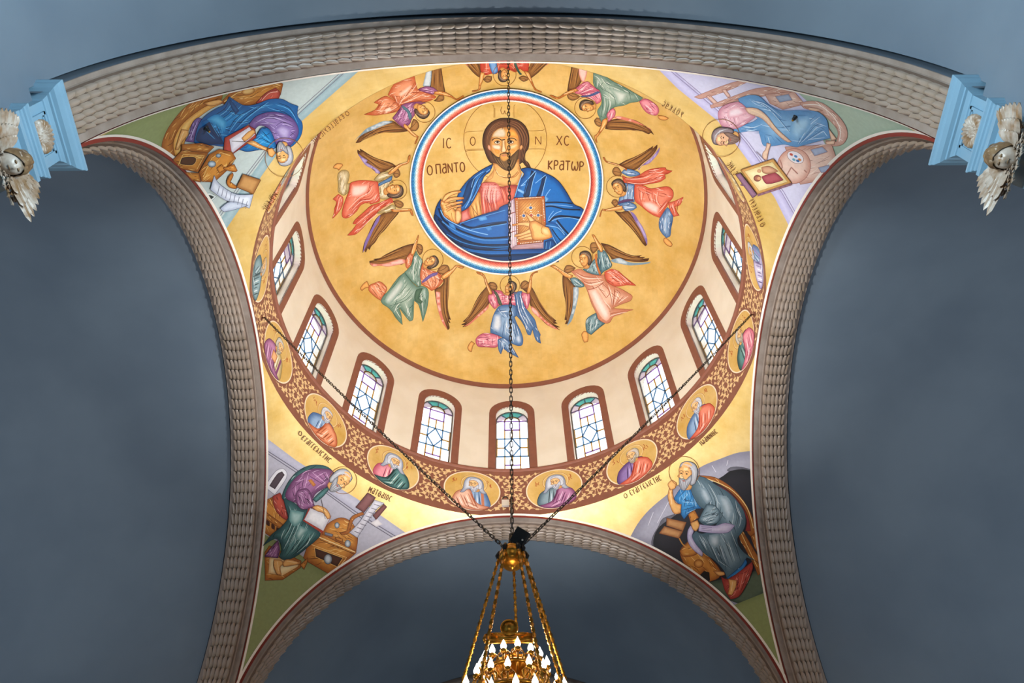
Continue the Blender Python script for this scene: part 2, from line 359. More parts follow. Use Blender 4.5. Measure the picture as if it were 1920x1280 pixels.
def poly_slab(pts, x0, x1):
    n = len(pts); v = [(x0, p[0], p[1]) for p in pts]+[(x1, p[0], p[1]) for p in pts]
    return v, [tuple(range(n)), tuple(range(2*n-1, n-1, -1))]+[(i, (i+1) % n, n+(i+1) % n, n+i) for i in range(n)]
def strip(pts, w, x0, x1, mb):
    for (a, b), (c, d) in zip(pts[:-1], pts[1:]):
        L = math.hypot(c-a, d-b); nx, nz = -(d-b)/L*w/2, (c-a)/L*w/2; ex, ez = (c-a)/L*w/2, (d-b)/L*w/2
        v, f = poly_slab([(a+nx-ex, b+nz-ez), (a-nx-ex, b-nz-ez), (c-nx+ex, d-nz+ez), (c+nx+ex, d+nz+ez)], x0, x1); mb.add(v, f)
wroot = struct(empty('window_1'), 'x')
fo = MB(); n = len(OUT_O)
cy = lambda s, z, r: (r*math.cos(s/RD), r*math.sin(s/RD), z)
prof = [(OUT_O, RD+0.01), (OUT_O, RD-0.012), (OUT_I, RD-0.012), (OUT_I, RD+0.03)]
fo.grid(lambda i, k: cy(*prof[k][0][i], prof[k][1]), list(range(n)), [0, 1, 2, 3]); fo.build('window_frame', M['brown'], wroot)
for pts, m in PANES:
    v, f = poly_slab(pts, RG, RG+0.008); mk('pane', v, f, M[m], wroot)
for m, lines in CAMES:
    b = MB()
    for l in lines: strip(l, 0.034, RG-0.008, RG+0.012, b)
    b.build('coloured_glazing_bar', M[m], wroot)
b = MB(); strip(arch_outline(GW+0.012, 6.62, GS, GRO), 0.03, RG-0.012, RG+0.02, b); b.build('lead_frame', M['lead'], wroot)
WPOS = {0: 'straight ahead under the dome centre', 1: 'first to the left of the far middle one', 2: 'second to the left of the far middle one', 3: 'third to the left of the far middle one', 4: 'leftmost, steeply foreshortened beside the left arch', 5: 'sliver at the far left edge of the drum',
        15: 'first to the right of the far middle one', 14: 'second to the right of the far middle one', 13: 'third to the right of the far middle one', 12: 'rightmost, steeply foreshortened beside the right arch', 11: 'sliver at the far right edge of the drum'}
for k in range(NW):
    if k == 0: o = wroot
    else:
        o = wroot.copy(); C.objects.link(o); o.name = 'window_%d' % (k+1)
        for ch in wroot.children:
            c = ch.copy(); C.objects.link(c); c.parent = o
    o.rotation_euler.z = PI/2+AZ0+k*2*PI/NW
    o['label'] = 'arched stained glass drum window, '+WPOS.get(k, 'on the near side hidden behind the near arch')
    o['group'] = 'stained glass windows of the drum'

# ------------------------------------------------------------------ corner piers with entablature, rosette and cherub capital
def sweep(path, prof, mb):
    """mitred sweep of (offset, z) along an open 2-D path, offset to the right of travel"""
    P = [Vector(p) for p in path]; rows = []
    for i, p in enumerate(P):
        d0 = (P[i]-P[i-1]).normalized() if i else (P[1]-P[0]).normalized(); d1 = (P[i+1]-P[i]).normalized() if i < len(P)-1 else d0
        n0, n1 = Vector((d0.y, -d0.x)), Vector((d1.y, -d1.x)); m = (n0+n1); m = m/(m.length_squared/2) if m.length > 1e-6 else n0
        rows.append([(p.x+m.x*o, p.y+m.y*o, z) for o, z in prof])
    n = len(prof); v = [q for r in rows for q in r]
    mb.add(v, [(i*n+k, i*n+k+1, (i+1)*n+k+1, (i+1)*n+k) for i in range(len(P)-1) for k in range(n-1)])
BX, Y0, Y1 = 4.96, -5.60, -4.95
CORN = [(0.0, 0.215), (0.165, 0.215), (0.175, 0.20), (0.175, 0.17), (0.160, 0.155), (0.150, 0.12), (0.115, 0.085), (0.075, 0.07), (0.070, 0.05), (0.045, 0.045), (0.020, 0.02), (0.012, 0.005), (0.0, 0.0)]
ARCHI = [(0.0, -0.36), (0.06, -0.365), (0.068, -0.375), (0.068, -0.40), (0.05, -0.415), (0.045, -0.435), (0.028, -0.445), (0.026, -0.475), (0.012, -0.485), (0.010, -0.52), (0.0, -0.53)]
def feather_wing(mb, base, along, up, out, length, width, n=7, flip=1):
    """fan of overlapping feathers; along = direction of the wing, up = across it, out = away from the wall"""
    base, along, up, out = Vector(base), Vector(along).normalized(), Vector(up).normalized(), Vector(out).normalized()
    for layer, (l0, l1, k) in enumerate(((0.45, 1.0, 0.0), (0.22, 0.66, 0.022), (0.05, 0.36, 0.045))):
        for i in range(n):
            t = i/(n-1)-0.5; dirv = (along+up*(t*0.75)).normalized(); side = dirv.cross(out).normalized()
            L = length*(1-0.35*(t+0.5)); p0 = base+up*t*width*0.55+dirv*L*l0*0.6+out*k; p1 = base+up*t*width*0.75+dirv*L*l1+out*(k+0.03-layer*0.004)
            w = width/n*0.72; vs = []
            for u, ww in ((0, 0.7), (0.5, 1.0), (0.85, 0.8), (1.0, 0.12)):
                c = p0.lerp(p1, u)
                vs += [c-side*w*ww, c+out*0.014*(1-u*0.5), c+side*w*ww, c-out*0.02]
            mb.add(vs, [(a*4+j, a*4+(j+1) % 4, a*4+4+(j+1) % 4, a*4+4+j) for a in range(3) for j in range(4)])
def head_mesh(mb, c, r, out, up):
    """child's head: skull, brow, nose, lips, cheeks, chin"""
    bm = bmesh.new(); bmesh.ops.create_uvsphere(bm, u_segments=28, v_segments=20, radius=1)
    out, up = Vector(out).normalized(), Vector(up).normalized(); side = up.cross(out).normalized()
    bump = lambda x, z, cx, cz, s: math.exp(-((x-cx)**2+(z-cz)**2)/(s*s))
    vs = []
    for v in bm.verts:
        x, y, z = v.co.x, v.co.y, v.co.z          # y is forward
        X, Y, Z = x*0.82, y*0.92, z*1.05
        if y > 0:
            Y += 0.34*bump(x, z, 0, -0.12, 0.13)+0.14*bump(x, z, 0, 0.05, 0.10)-0.22*(bump(x, z, 0.3, 0.08, 0.15)+bump(x, z, -0.3, 0.08, 0.15))
            Y += 0.10*(bump(x, z, 0.4, -0.3, 0.22)+bump(x, z, -0.4, -0.3, 0.22))+0.14*bump(x, z, 0, -0.40, 0.12)-0.12*bump(x, z, 0, -0.47, 0.05)+0.10*bump(x, z, 0, -0.72, 0.18)
        if z > 0.35 or y < -0.1:                    # curls
            k = 1.06+0.10*math.sin(9*math.atan2(y, x))*math.sin(8*z+1); X *= k*1.08; Y *= k*1.05; Z *= (1.06 if z > 0 else 1)
        vs.append(Vector(c)+(side*X+out*Y+up*Z)*r)
    mb.add(vs, [tuple(v.index for v in f.verts) for f in bm.faces]); bm.free()
M['gilt_dark'] = mat('dark_gilded_plaster', hx('5E4630'), 0.42, spec=0.5, noise=(10, 0, hx('8A7050')))
def hair_cap(mb, c, r, out, up):
    """curly hair over the crown and back of the head, with dark sockets of the eyes left to the face"""
    out, up = Vector(out).normalized(), Vector(up).normalized(); side = up.cross(out).normalized(); V = []; nu, nv = 30, 14
    for i in range(nv):
        th = 0.02+i/(nv-1)*1.95
        for k in range(nu):
            a = 2*PI*k/nu; lim = 1.0 if math.sin(a) < 0.2 else max(0.55, 1-0.42*math.sin(a)); t = th*lim
            x, y, z = math.sin(t)*math.cos(a), math.sin(t)*math.sin(a), math.cos(t)
            k_ = 1.10+0.07*math.sin(6*a+3*t)*math.sin(7*t)+0.03*math.sin(13*a); V.append(Vector(c)+(side*x*0.86+out*y*0.96+up*z*1.06)*r*k_)
    mb.add(V, [(i*nu+k, i*nu+(k+1) % nu, (i+1)*nu+(k+1) % nu, (i+1)*nu+k) for i in range(nv-1) for k in range(nu)])
def pier(name, sx, sy, label, detailed):
    """built for the near left corner and mirrored by sx, sy"""
    mx = lambda v: (v[0]*sx, v[1]*sy, v[2])
    def done(mb, nm, m, parent, smooth=False):
        mb.v = [mx(v) for v in mb.v]
        if sx*sy < 0: mb.f = [f[::-1] for f in mb.f]
        return mb.build(nm, m, parent, smooth)
    root = struct(empty(name), label)
    path = [(-5.30, Y0), (-BX, Y0), (-BX, Y1), (-5.60, Y1), (-5.60, -5.30)]
    b = MB(); sweep(path, [(0.0, -0.53), (-0.001, -0.36), (0.0, 0.0), (0.0, 0.215)], b); done(b, 'frieze_block', M['pier'], root)
    b = MB(); sweep(path, CORN, b); b.box((-5.6, Y0, 0.13), (-BX, Y1, 0.214)); done(b, 'cornice', M['pier'], root)
    b = MB(); sweep(path, ARCHI, b); done(b, 'architrave', M['pier'], root)
    sp = [(-5.28, Y0+0.06), (-BX-0.05, Y0+0.06), (-BX-0.05, Y1-0.06), (-5.54, Y1-0.06), (-5.54, -5.28)]
    b = MB(); sweep(sp, [(0.0, -1.35), (0, FL)], b); done(b, 'shaft', M['pier'], root)
    b = MB(); sweep(sp, [(0.06, -0.53), (0.10, -0.545), (0.10, -0.60), (0.05, -0.615), (0.045, -0.66), (0.035, -0.9), (0.015, -1.2), (0.0, -1.30), (0.03, -1.31), (0.035, -1.34), (0.0, -1.36)], b); done(b, 'capital_bell', M['pier'], root)
    if not detailed: return
    yc, zc = (Y0+Y1)/2, -0.205
    b = MB()
    for k, (g, w_, d) in enumerate(((0.0, 0.03, 0.022), (0.03, 0.02, 0.010))):
        hy, hz = 0.225-g, 0.165-g
        for a in (-1, 1):
            b.box((-BX, yc-hy, zc+a*hz-(w_ if a > 0 else 0)), (-BX+d, yc+hy, zc+a*hz+(0 if a > 0 else w_)))
            b.box((-BX, yc+a*hy-(w_ if a > 0 else 0), zc-hz), (-BX+d, yc+a*hy+(0 if a > 0 else w_), zc+hz))
    done(b, 'panel_moulding', M['pier'], root)
    b = MB(); nn = 80; prof = [(0.0, 0.045), (0.018, 0.05), (0.03, 0.03), (0.045, 0.028), (0.058, 0.05), (0.068, 0.048), (0.075, 0.03), (0.115, 0.046), (0.155, 0.05), (0.175, 0.035), (0.182, 0.0)]
    V = []
    for r_, h in prof:
        for k in range(nn):
            a = 2*PI*k/nn; pet = abs(math.sin(10*a)) if r_ > 0.07 else (abs(math.sin(5*a)) if r_ > 0.02 else 1)
            rr = r_*(1-(0.06*(1-pet) if r_ > 0.13 else 0)); V.append((-BX+h*(0.55+0.45*pet)+0.002, yc+rr*math.cos(a), zc+rr*math.sin(a)*1.05))
    b.add(V, [(i*nn+k, i*nn+(k+1) % nn, (i+1)*nn+(k+1) % nn, (i+1)*nn+k) for i in range(len(prof)-1) for k in range(nn)])
    o = done(b, 'rosette', M['gilt_stone'], None, True); tag(o, 'round carved petal rosette on the %s blue pier' % ('left' if sx > 0 else 'right'), 'rosette', 'rosettes on the piers')
    ch = empty('cherub'); tag(ch, 'gilded winged cherub head on the capital of the %s pier' % ('left' if sx > 0 else 'right'), 'cherub', 'cherub heads on the capitals')
    hc = (-4.77, -5.29, -1.12)
    b = MB(); hair_cap(b, hc, 0.14, (0.62, 0.05, -0.78), (0.78, 0, 0.62)); done(b, 'hair', M['gilt_dark'], ch, True)
    b = MB(); head_mesh(b, hc, 0.14, (0.62, 0.05, -0.78), (0.78, 0, 0.62)); b.tube([(-4.93, -5.275, -1.0), (-4.80, -5.275, -1.10)], 0.07, 10); done(b, 'head', M['gilt_stone'], ch, True)
    o_, u_ = Vector((0.62, 0.05, -0.78)).normalized(), Vector((0.78, 0, 0.62)).normalized(); s_ = u_.cross(o_)
    for e in (-1, 1):
        b = MB(); p_ = Vector(hc)+(s_*0.26*e+u_*0.06+o_*0.80)*0.14; b.tube([p_-s_*0.022, p_, p_+s_*0.022], [0.004, 0.012, 0.004], 6); done(b, 'eye', M['gilt_dark'], ch, True)
    b = MB(); p_ = Vector(hc)+(u_*-0.47+o_*0.90)*0.14; b.tube([p_-s_*0.03, p_+u_*0.003, p_+s_*0.03], [0.003, 0.006, 0.003], 6); done(b, 'mouth', M['gilt_dark'], ch, True)
    for s in (-1, 1):
        b = MB(); feather_wing(b, (-4.87, hc[1]+s*0.10, -1.06), (0.30, s*1.0, 0.18 if s > 0 else 0.30), (-0.1, 0, 1), (0.9, s*0.15, -0.35), 0.47, 0.34, 7); done(b, 'wing', M['gilt_stone'], ch)
    b = MB()
    for k in range(5): feather_wing(b, (-4.87, yc-0.26+k*0.13, -1.16), (0.25, 0, -1), (0, 1, 0), (1, 0, 0.2), 0.2, 0.14, 3)
    done(b, 'leaf_collar', M['gilt_stone'], ch)
pier('wall_pier_near_left', 1, 1, 'light blue corner pier with entablature at upper left', True)
pier('wall_pier_near_right', -1, 1, 'light blue corner pier with entablature at upper right', True)
pier('wall_pier_far_left', 1, -1, 'blue corner pier under the lower left pendentive', False)
pier('wall_pier_far_right', -1, -1, 'blue corner pier under the lower right pendentive', False)

# second arch deep in the far arm
b = MB(); pr = [(10.5, RV+0.05), (10.5, 4.98), (10.53, 4.94), (10.7, 4.92), (10.95, 4.94), (10.98, 4.98), (10.98, RV+0.05)]
b.grid(lambda t, k: (pr[k][1]*math.cos(t), pr[k][0], pr[k][1]*math.sin(t)), lsp(0, PI, 65), list(range(len(pr))))
struct(b.build('trim_11', M['stone'], None, True), 'plain grey arch deep in the far arm behind the chandelier')

# ------------------------------------------------------------------ hanging chains
M['iron'] = mat('dark_iron', hx('4A443E'), 0.35, metal=0.7, spec=0.5)
M['black'] = mat('black_metal', hx('17171A'), 0.45); M['steel'] = mat('padlock_steel', hx('D8D4CC'), 0.3, metal=0.4)
def link_mesh():
    b = MB(); L, W, n = 0.046, 0.019, 8; pts = []
    for k in range(n):
        a = 2*PI*(k+0.5)/n; pts.append((W*math.cos(a), (L-W)*(1 if math.sin(a) > 0 else -1)+W*math.sin(a), 0))
    b.tube(pts, 0.0075, 3, closed=True)
    me = bpy.data.meshes.new('link'); me.from_pydata(b.v, [], b.f); me.materials.append(M['iron']); me.update(); return me
LINK = link_mesh()
def chain(a, bb, sag, label, hook=True):
    root = empty('hanging_chain'); tag(root, label, 'chain', 'chains carrying the chandelier')
    A, B = Vector(a), Vector(bb); L = (B-A).length; n = int(L/0.066)
    for i in range(n):
        t = (i+0.5)/n; p = A.lerp(B, t); p.z -= sag*4*t*(1-t)
        t2 = t+0.01; q = A.lerp(B, t2); q.z -= sag*4*t2*(1-t2)
        y = (q-p).normalized(); x = y.orthogonal().normalized(); z = x.cross(y)
        th = PI/4+(PI/2 if i % 2 else 0)+random.uniform(-.25, .25); x, z = x*math.cos(th)+z*math.sin(th), z*math.cos(th)-x*math.sin(th)
        o = bpy.data.objects.new('link', LINK); C.objects.link(o); o.parent = root
        o.matrix_local = Matrix(((x.x, y.x, z.x, p.x), (x.y, y.y, z.y, p.y), (x.z, y.z, z.z, p.z), (0, 0, 0, 1)))
    d = Vector((A.x, A.y, 0)).normalized(); k = MB()
    k.tube([A+d*0.075, A+d*0.05], 0.06, 12); k.tube([A+d*0.06, A-d*0.02, A-d*0.03+Vector((0, 0, -0.03))], 0.014, 6)
    k.build('hook_plate', M['brown'], root)
    return root
TOP = (0, 0, -0.98)
for a, dv, lb in ((179.1, (-0.09, 0, 0), 'dark iron chain running from the left of the frieze to the chandelier'), (1.1, (0.09, 0, 0), 'dark iron chain running from the right of the frieze to the chandelier'),
              (270.2, (0, -0.05, 0.05), 'dark iron chain crossing the middle of the dome and the painted medallion'), (89.6, (0, 0.05, 0.03), 'dark iron chain from the far side of the frieze, behind the middle chain')):
    t = math.radians(a); chain((4.93*math.cos(t), 4.93*math.sin(t), 5.53), (TOP[0]+dv[0], dv[1], TOP[2]+dv[2]), 0.06, lb)
pl = empty('padlock', (-0.10, 4.91, 5.40)); tag(pl, 'steel padlock with dark shackle hanging at the far frieze hook', 'padlock')
b = MB(); b.box((-0.085, -0.028, -0.16), (0.085, 0.028, 0.03)); b.build('body', M['steel'], pl)
b = MB(); b.tube([(-0.06, 0, 0.02), (-0.06, 0, 0.10)]+[(0.06*math.cos(a), 0, 0.10+0.06*math.sin(a)) for a in lsp(PI, 0, 9)][1:]+[(0.06, 0, 0.02)], 0.016, 8); b.build('shackle', M['iron'], pl)

# ------------------------------------------------------------------ chandelier
M['brass'] = mat('polished_brass', hx('D49A3C'), 0.28, metal=0.85, noise=(12, 0, hx('9A661F')))
M['bulb'] = bpy.data.materials.new('lit_bulb'); M['bulb'].use_nodes = True
_b = M['bulb'].node_tree.nodes['Principled BSDF']; _b.inputs['Emission Color'].default_value = (1, 0.90, 0.74, 1); _b.inputs['Emission Strength'].default_value = 9
ch = empty('chandelier', (0, 0, -3.9)); tag(ch, 'gilded brass chandelier with lit candle bulbs hanging in the middle', 'chandelier')
def cb(mb, nm, m, smooth=True, parent=ch):
    mb.v = [(v[0], v[1], v[2]+3.9) for v in mb.v]; return mb.build(nm, m, parent, smooth)
b = MB(); b.lathe([(0.001, -0.985), (0.06, -0.985), (0.07, -1.0), (0.13, -1.01), (0.155, -1.03), (0.165, -1.06), (0.158, -1.075), (0.172, -1.09), (0.180, -1.14), (0.172, -1.185), (0.150, -1.20), (0.155, -1.215), (0.125, -1.26), (0.09, -1.285), (0.05, -1.295), (0.035, -1.315), (0.02, -1.33), (0.001, -1.335)], 32); cb(b, 'crown_ball', M['brass'])
b = MB(); b.tube([(-0.02, 0, -0.99), (-0.02, 0, -0.86), (-0.02, 0.0, -0.72)], [0.05, 0.032, 0.022], 10); cb(b, 'hanger', M['black'])
RODS = [178, 238, 84, 295, 318, 3]
RT, RB, ZT, ZB = 0.175, 0.80, -1.14, -4.0
for a in RODS:
    t = math.radians(a); A = Vector((RT*math.cos(t), RT*math.sin(t), ZT)); B = Vector((RB*math.cos(t), RB*math.sin(t), ZB)); pts, rad = [], []
    nseg = 17
    for i in range(nseg):
        for u, r_ in ((0.0, 0.010), (0.06, 0.022), (0.12, 0.010), (0.18, 0.024), (0.26, 0.012), (0.55, 0.024), (0.80, 0.011), (0.90, 0.020), (0.96, 0.010)):
            pts.append(A.lerp(B, (i+u)/nseg)); rad.append(r_*1.05)
    b = MB(); b.tube(pts, rad, 7); cb(b, 'suspension_rod', M['brass'])
    b = MB(); q = Vector((math.cos(t), math.sin(t), 0)); b.tube([q*0.165+Vector((0, 0, -1.03)), q*0.195+Vector((0, 0, -1.10)), q*0.18+Vector((0, 0, -1.17))], [0.022, 0.03, 0.02], 8); cb(b, 'rod_clasp', M['black'])
b = MB(); b.lathe([(0.001, -2.55), (0.03, -2.56), (0.05, -2.62), (0.03, -2.70), (0.06, -2.78), (0.09, -2.86), (0.07, -2.92), (0.12, -2.98), (0.07, -3.05), (0.05, -3.4), (0.10, -3.5), (0.06, -3.7), (0.09, -4.2), (0.001, -4.3)], 20); cb(b, 'column', M['brass'])
nn = 64; b = MB(); prof = [(0.05, -2.93), (0.14, -2.91), (0.21, -2.86), (0.24, -2.82), (0.245, -2.80), (0.22, -2.80), (0.05, -2.84)]
b.add([(r_*(1+0.04*math.cos(16*2*PI*k/nn))*math.cos(2*PI*k/nn), r_*(1+0.04*math.cos(16*2*PI*k/nn))*math.sin(2*PI*k/nn), z) for r_, z in prof for k in range(nn)], [(i*nn+k, i*nn+(k+1) % nn, (i+1)*nn+(k+1) % nn, (i+1)*nn+k) for i in range(len(prof)-1) for k in range(nn)]); cb(b, 'fluted_dish', M['brass'])
for r_, z in ((0.38, -2.98), (0.55, -3.36), (0.76, -3.85)):
    b = MB(); b.lathe([(r_-0.015, z), (r_, z+0.03), (r_+0.012, z), (r_, z-0.03), (r_-0.015, z)], 48); cb(b, 'ring', M['brass'])
bulbm = None
def flame(c, k=1.0):
    b = MB(); b.lathe([(0.001, -0.04), (0.020, -0.034), (0.033, -0.012), (0.034, 0.004), (0.026, 0.03), (0.014, 0.058), (0.005, 0.085), (0.001, 0.098)], 12, c); return b
for (r_, z, n, ph) in ((0.38, -2.80, 16, 6), (0.56, -3.15, 18, 4), (0.72, -3.50, 20, 0)):
    for i in range(n):
        t = 2*PI*i/n+math.radians(ph)+random.uniform(-.04, .04); q = Vector((math.cos(t), math.sin(t), 0)); up = Vector((0, 0, 1)); zz = z+random.uniform(-.02, .02)
        c = q*r_+up*zz
        b = MB(); b.tube([q*(r_*0.25)+up*(zz-0.20), q*(r_*0.5)+up*(zz-0.27), q*(r_*0.8)+up*(zz-0.25), q*(r_*1.04)+up*(zz-0.17), q*r_+up*(zz-0.09)], [0.012, 0.014, 0.013, 0.012, 0.012], 6)
        b.tube([q*(r_*0.62)+up*(zz-0.26), q*(r_*0.66)+up*(zz-0.17), q*(r_*0.78)+up*(zz-0.13), q*(r_*0.84)+up*(zz-0.18)], [0.010, 0.009, 0.012, 0.004], 5)
        for sd in (-1, 1):
            w_ = q.cross(up)*sd; b.tube([q*(r_*0.9)+up*(zz-0.20), q*(r_*0.95)+w_*0.05+up*(zz-0.17), q*(r_*0.98)+w_*0.07+up*(zz-0.11), q*(r_*0.98)+w_*0.045+up*(zz-0.07), q*(r_*0.98)+w_*0.03+up*(zz-0.10)], [0.010, 0.012, 0.010, 0.010, 0.006], 5)
        arm = cb(b, 'arm', M['brass'])
        b = MB(); b.lathe([(0.006, -0.10), (0.030, -0.085), (0.042, -0.06), (0.038, -0.055), (0.018, -0.06), (0.018, -0.03), (0.001, -0.03)], 10, c); cb(b, 'candle_cup', M['brass'], True, arm)
        cb(flame(c), 'bulb', M['bulb'], True, arm)
# ornate plaque on the near side of the upper ring
pq = empty('plaque'); pq.parent = ch; pl0 = (-0.05, -0.36, -2.70+3.9)
pq.location = pl0; pq.rotation_euler.x = math.radians(12)
b = MB(); b.box((-0.25, -0.012, -0.035), (0.25, 0.012, 0.045)); b.tube([(-0.26, 0, 0.05), (-0.15, 0, 0.065), (0, 0, 0.06), (0.15, 0, 0.065), (0.26, 0, 0.05)], 0.014, 6); b.tube([(-0.26, 0, -0.04), (0.26, 0, -0.04)], 0.014, 6)
for s in (-1, 1): b.tube([(s*0.26, 0, -0.04), (s*0.28, 0, 0.0), (s*0.26, 0, 0.05)], 0.02, 6)
b.build('bar', M['brass'], pq, True)
b = MB(); b.lathe([(0.001, -0.012), (0.085, -0.012), (0.085, 0.012), (0.001, 0.012)], 24); b.tube([(0.088*math.cos(a), 0.088*math.sin(a), 0) for a in lsp(0, 2*PI, 21)[:-1]], 0.016, 6, closed=True)
b.v = [(v[0], v[2], v[1]+0.13) for v in b.v]; b.build('roundel', M['brass'], pq, True)
pt = bpy.data.lights.new('chandelier_glow', 'POINT'); pt.energy = 75; pt.color = (1, 0.82, 0.58); pt.shadow_soft_size = 0.3
po = bpy.data.objects.new('chandelier_glow', pt); C.objects.link(po); po.location = (0, 0, -2.6+ZS)
# black box beside the crown ball
bx = empty('black_box', (0.105, -0.13, -0.90)); tag(bx, 'black square box fixed above the chandelier crown', 'box')
b = MB(); b.box((-0.095, -0.04, -0.105), (0.095, 0.05, 0.105)); o = b.build('case', M['black'], bx); bv = o.modifiers.new('bevel', 'BEVEL'); bv.width = 0.006
b = MB(); b.lathe([(0.001, 0), (0.012, 0), (0.012, 0.012), (0.001, 0.012)], 10); b.v = [(v[0]+0.07, -0.04-v[2], v[1]-0.02) for v in b.v]; b.build('screw', M['steel'], bx)
bx.rotation_euler = (math.radians(38), math.radians(38), math.radians(4))
# small dark lamp sockets on the two near pendentives
for (x, y, z), lb in (((-4.4877, -4.4256, 3.2054), 'small dark ceiling lamp socket on the blue robe painted at upper left'), ((4.3154, -4.5092, 3.3233), 'small dark ceiling lamp socket on the glare-paled blue robe painted at upper right')):
    o = empty('lamp_socket', (x, y, z)); tag(o, lb, 'lamp socket'); n = Vector((-x, -y, -z)).normalized()
    b = MB(); b.lathe([(0.001, 0.09), (0.02, 0.085), (0.03, 0.06), (0.03, 0.02), (0.05, 0.015), (0.055, 0.0), (0.04, -0.01)], 14)
    q = n.to_track_quat('Z', 'Y'); b.v = [tuple(q @ Vector(v)) for v in b.v]; b.build('socket', M['black'], o, True)
    b = MB(); b.lathe([(0.001, 0.108), (0.015, 0.102), (0.019, 0.09), (0.001, 0.085)], 12); b.v = [tuple(q @ Vector(v)) for v in b.v]; b.build('bulb_tip', M['brass'], o, True)
# ------------------------------------------------------------------ mural painting: outlines lie on the curved plaster itself
KP = 1.0
def paint_mat():
    m = bpy.data.materials.new('mural_paint'); m.use_nodes = True; nt = m.node_tree; b = nt.nodes['Principled BSDF']
    b.inputs['Roughness'].default_value = 0.5; b.inputs['Specular IOR Level'].default_value = 0.25
    at = nt.nodes.new('ShaderNodeAttribute'); at.attribute_name = 'Col'
    tc = nt.nodes.new('ShaderNodeTexCoord'); n = nt.nodes.new('ShaderNodeTexNoise'); n.inputs['Scale'].default_value = 16; n.inputs['Detail'].default_value = 4
    mr = nt.nodes.new('ShaderNodeMapRange'); mr.inputs['To Min'].default_value = 0.86; mr.inputs['To Max'].default_value = 1.14
    mu = nt.nodes.new('ShaderNodeMix'); mu.data_type = 'RGBA'; mu.blend_type = 'MULTIPLY'; mu.inputs['Factor'].default_value = 1
    nt.links.new(tc.outputs['Object'], n.inputs['Vector']); nt.links.new(n.outputs['Fac'], mr.inputs['Value'])
    nt.links.new(at.outputs['Color'], mu.inputs['A']); nt.links.new(mr.outputs['Result'], mu.inputs['B']); nt.links.new(mu.outputs['Result'], b.inputs['Base Color'])
    return m
M['paint'] = paint_mat()
def lift(px, kind, off):
    """photo pixels -> points on the dome sphere, the pendentive sphere or the frieze cylinder (off metres in front of the plaster)"""
    px = np.asarray(px, float); d = CF*FPX+np.outer(px[:, 0]-960, CR)+np.outer(640-px[:, 1], CU); d /= np.linalg.norm(d, axis=1)[:, None]
    if kind == 'frieze':
        rr = R-off; a = d[:, 0]**2+d[:, 1]**2; b = CAM[0]*d[:, 0]+CAM[1]*d[:, 1]; c = CAM[0]**2+CAM[1]**2-rr*rr; t = (-b+np.sqrt(np.maximum(b*b-a*c, 0)))/a
    else:
        ctr, rr = (np.array([0, 0, ZC]), RS-off) if kind == 'dome' else (np.zeros(3), R*math.sqrt(2)-off)
        e = CAM-ctr; b = d@e; t = -b+np.sqrt(np.maximum(b*b-e@e+rr*rr, 0))
    return CAM+d*t[:, None]
def P(s): return [tuple(float(v) for v in q.split(',')) for q in s.split()] if isinstance(s, str) else list(s)
def spline(pts, closed=True, sub=4):
    """Catmull-Rom through the traced points, keeping sharp corners sharp"""
    p = np.array(pts, float); n = len(p)
    if n < 3: return p
    out = []
    T = np.zeros_like(p)
    for i in range(n):
        a, b, c = p[(i-1) % n], p[i], p[(i+1) % n]
        if not closed and i in (0, n-1): continue
        u, v = b-a, c-b; lu, lv = np.hypot(*u)+1e-9, np.hypot(*v)+1e-9
        if (u@v)/(lu*lv) > 0.35: T[i] = (c-a)/(lu+lv)
    for i in range(n if closed else n-1):
        a, b = p[i], p[(i+1) % n]; L = np.hypot(*(b-a)); ta, tb = T[i]*L, T[(i+1) % n]*L
        k = max(1, min(sub, int(L/1.5)))
        for j in range(k):
            t = j/k; h = t*t*(3-2*t)
            out.append(a*(2*t**3-3*t*t+1)+ta*(t**3-2*t*t+t)+b*(-2*t**3+3*t*t)+tb*(t**3-t*t))
    if not closed: out.append(p[-1])
    return np.array(out)
def in_poly(q, poly):
    x, y = q[:, 0][:, None], q[:, 1][:, None]; a = poly; b = np.roll(poly, -1, 0)
    cond = ((a[:, 1] > y) != (b[:, 1] > y)) & (x < (b[:, 0]-a[:, 0])*(y-a[:, 1])/(b[:, 1]-a[:, 1]+1e-12)+a[:, 0])
    return cond.sum(1) % 2 == 1
def dist_poly(q, poly):
    a = poly; ab = np.roll(poly, -1, 0)-a; best = np.full(len(q), 1e9)
    L = np.maximum((ab**2).sum(1), 1e-9)
    for i in range(len(a)):
        t = np.clip(((q-a[i])@ab[i])/L[i], 0, 1); dd = q-a[i]-t[:, None]*ab[i]; best = np.minimum(best, (dd**2).sum(1))
    return np.sqrt(best)
def densify(p, closed, step=7.0):
    """split long sides so that they follow the curve of the plaster"""
    p = np.asarray(p, float); out = []
    for i in range(len(p) if closed else len(p)-1):
        a, b = p[i], p[(i+1) % len(p)]; k = max(1, int(np.ceil(np.hypot(*(b-a))/step)))
        out += [a+(b-a)*j/k for j in range(k)]
    if not closed: out.append(p[-1])
    return np.array(out)
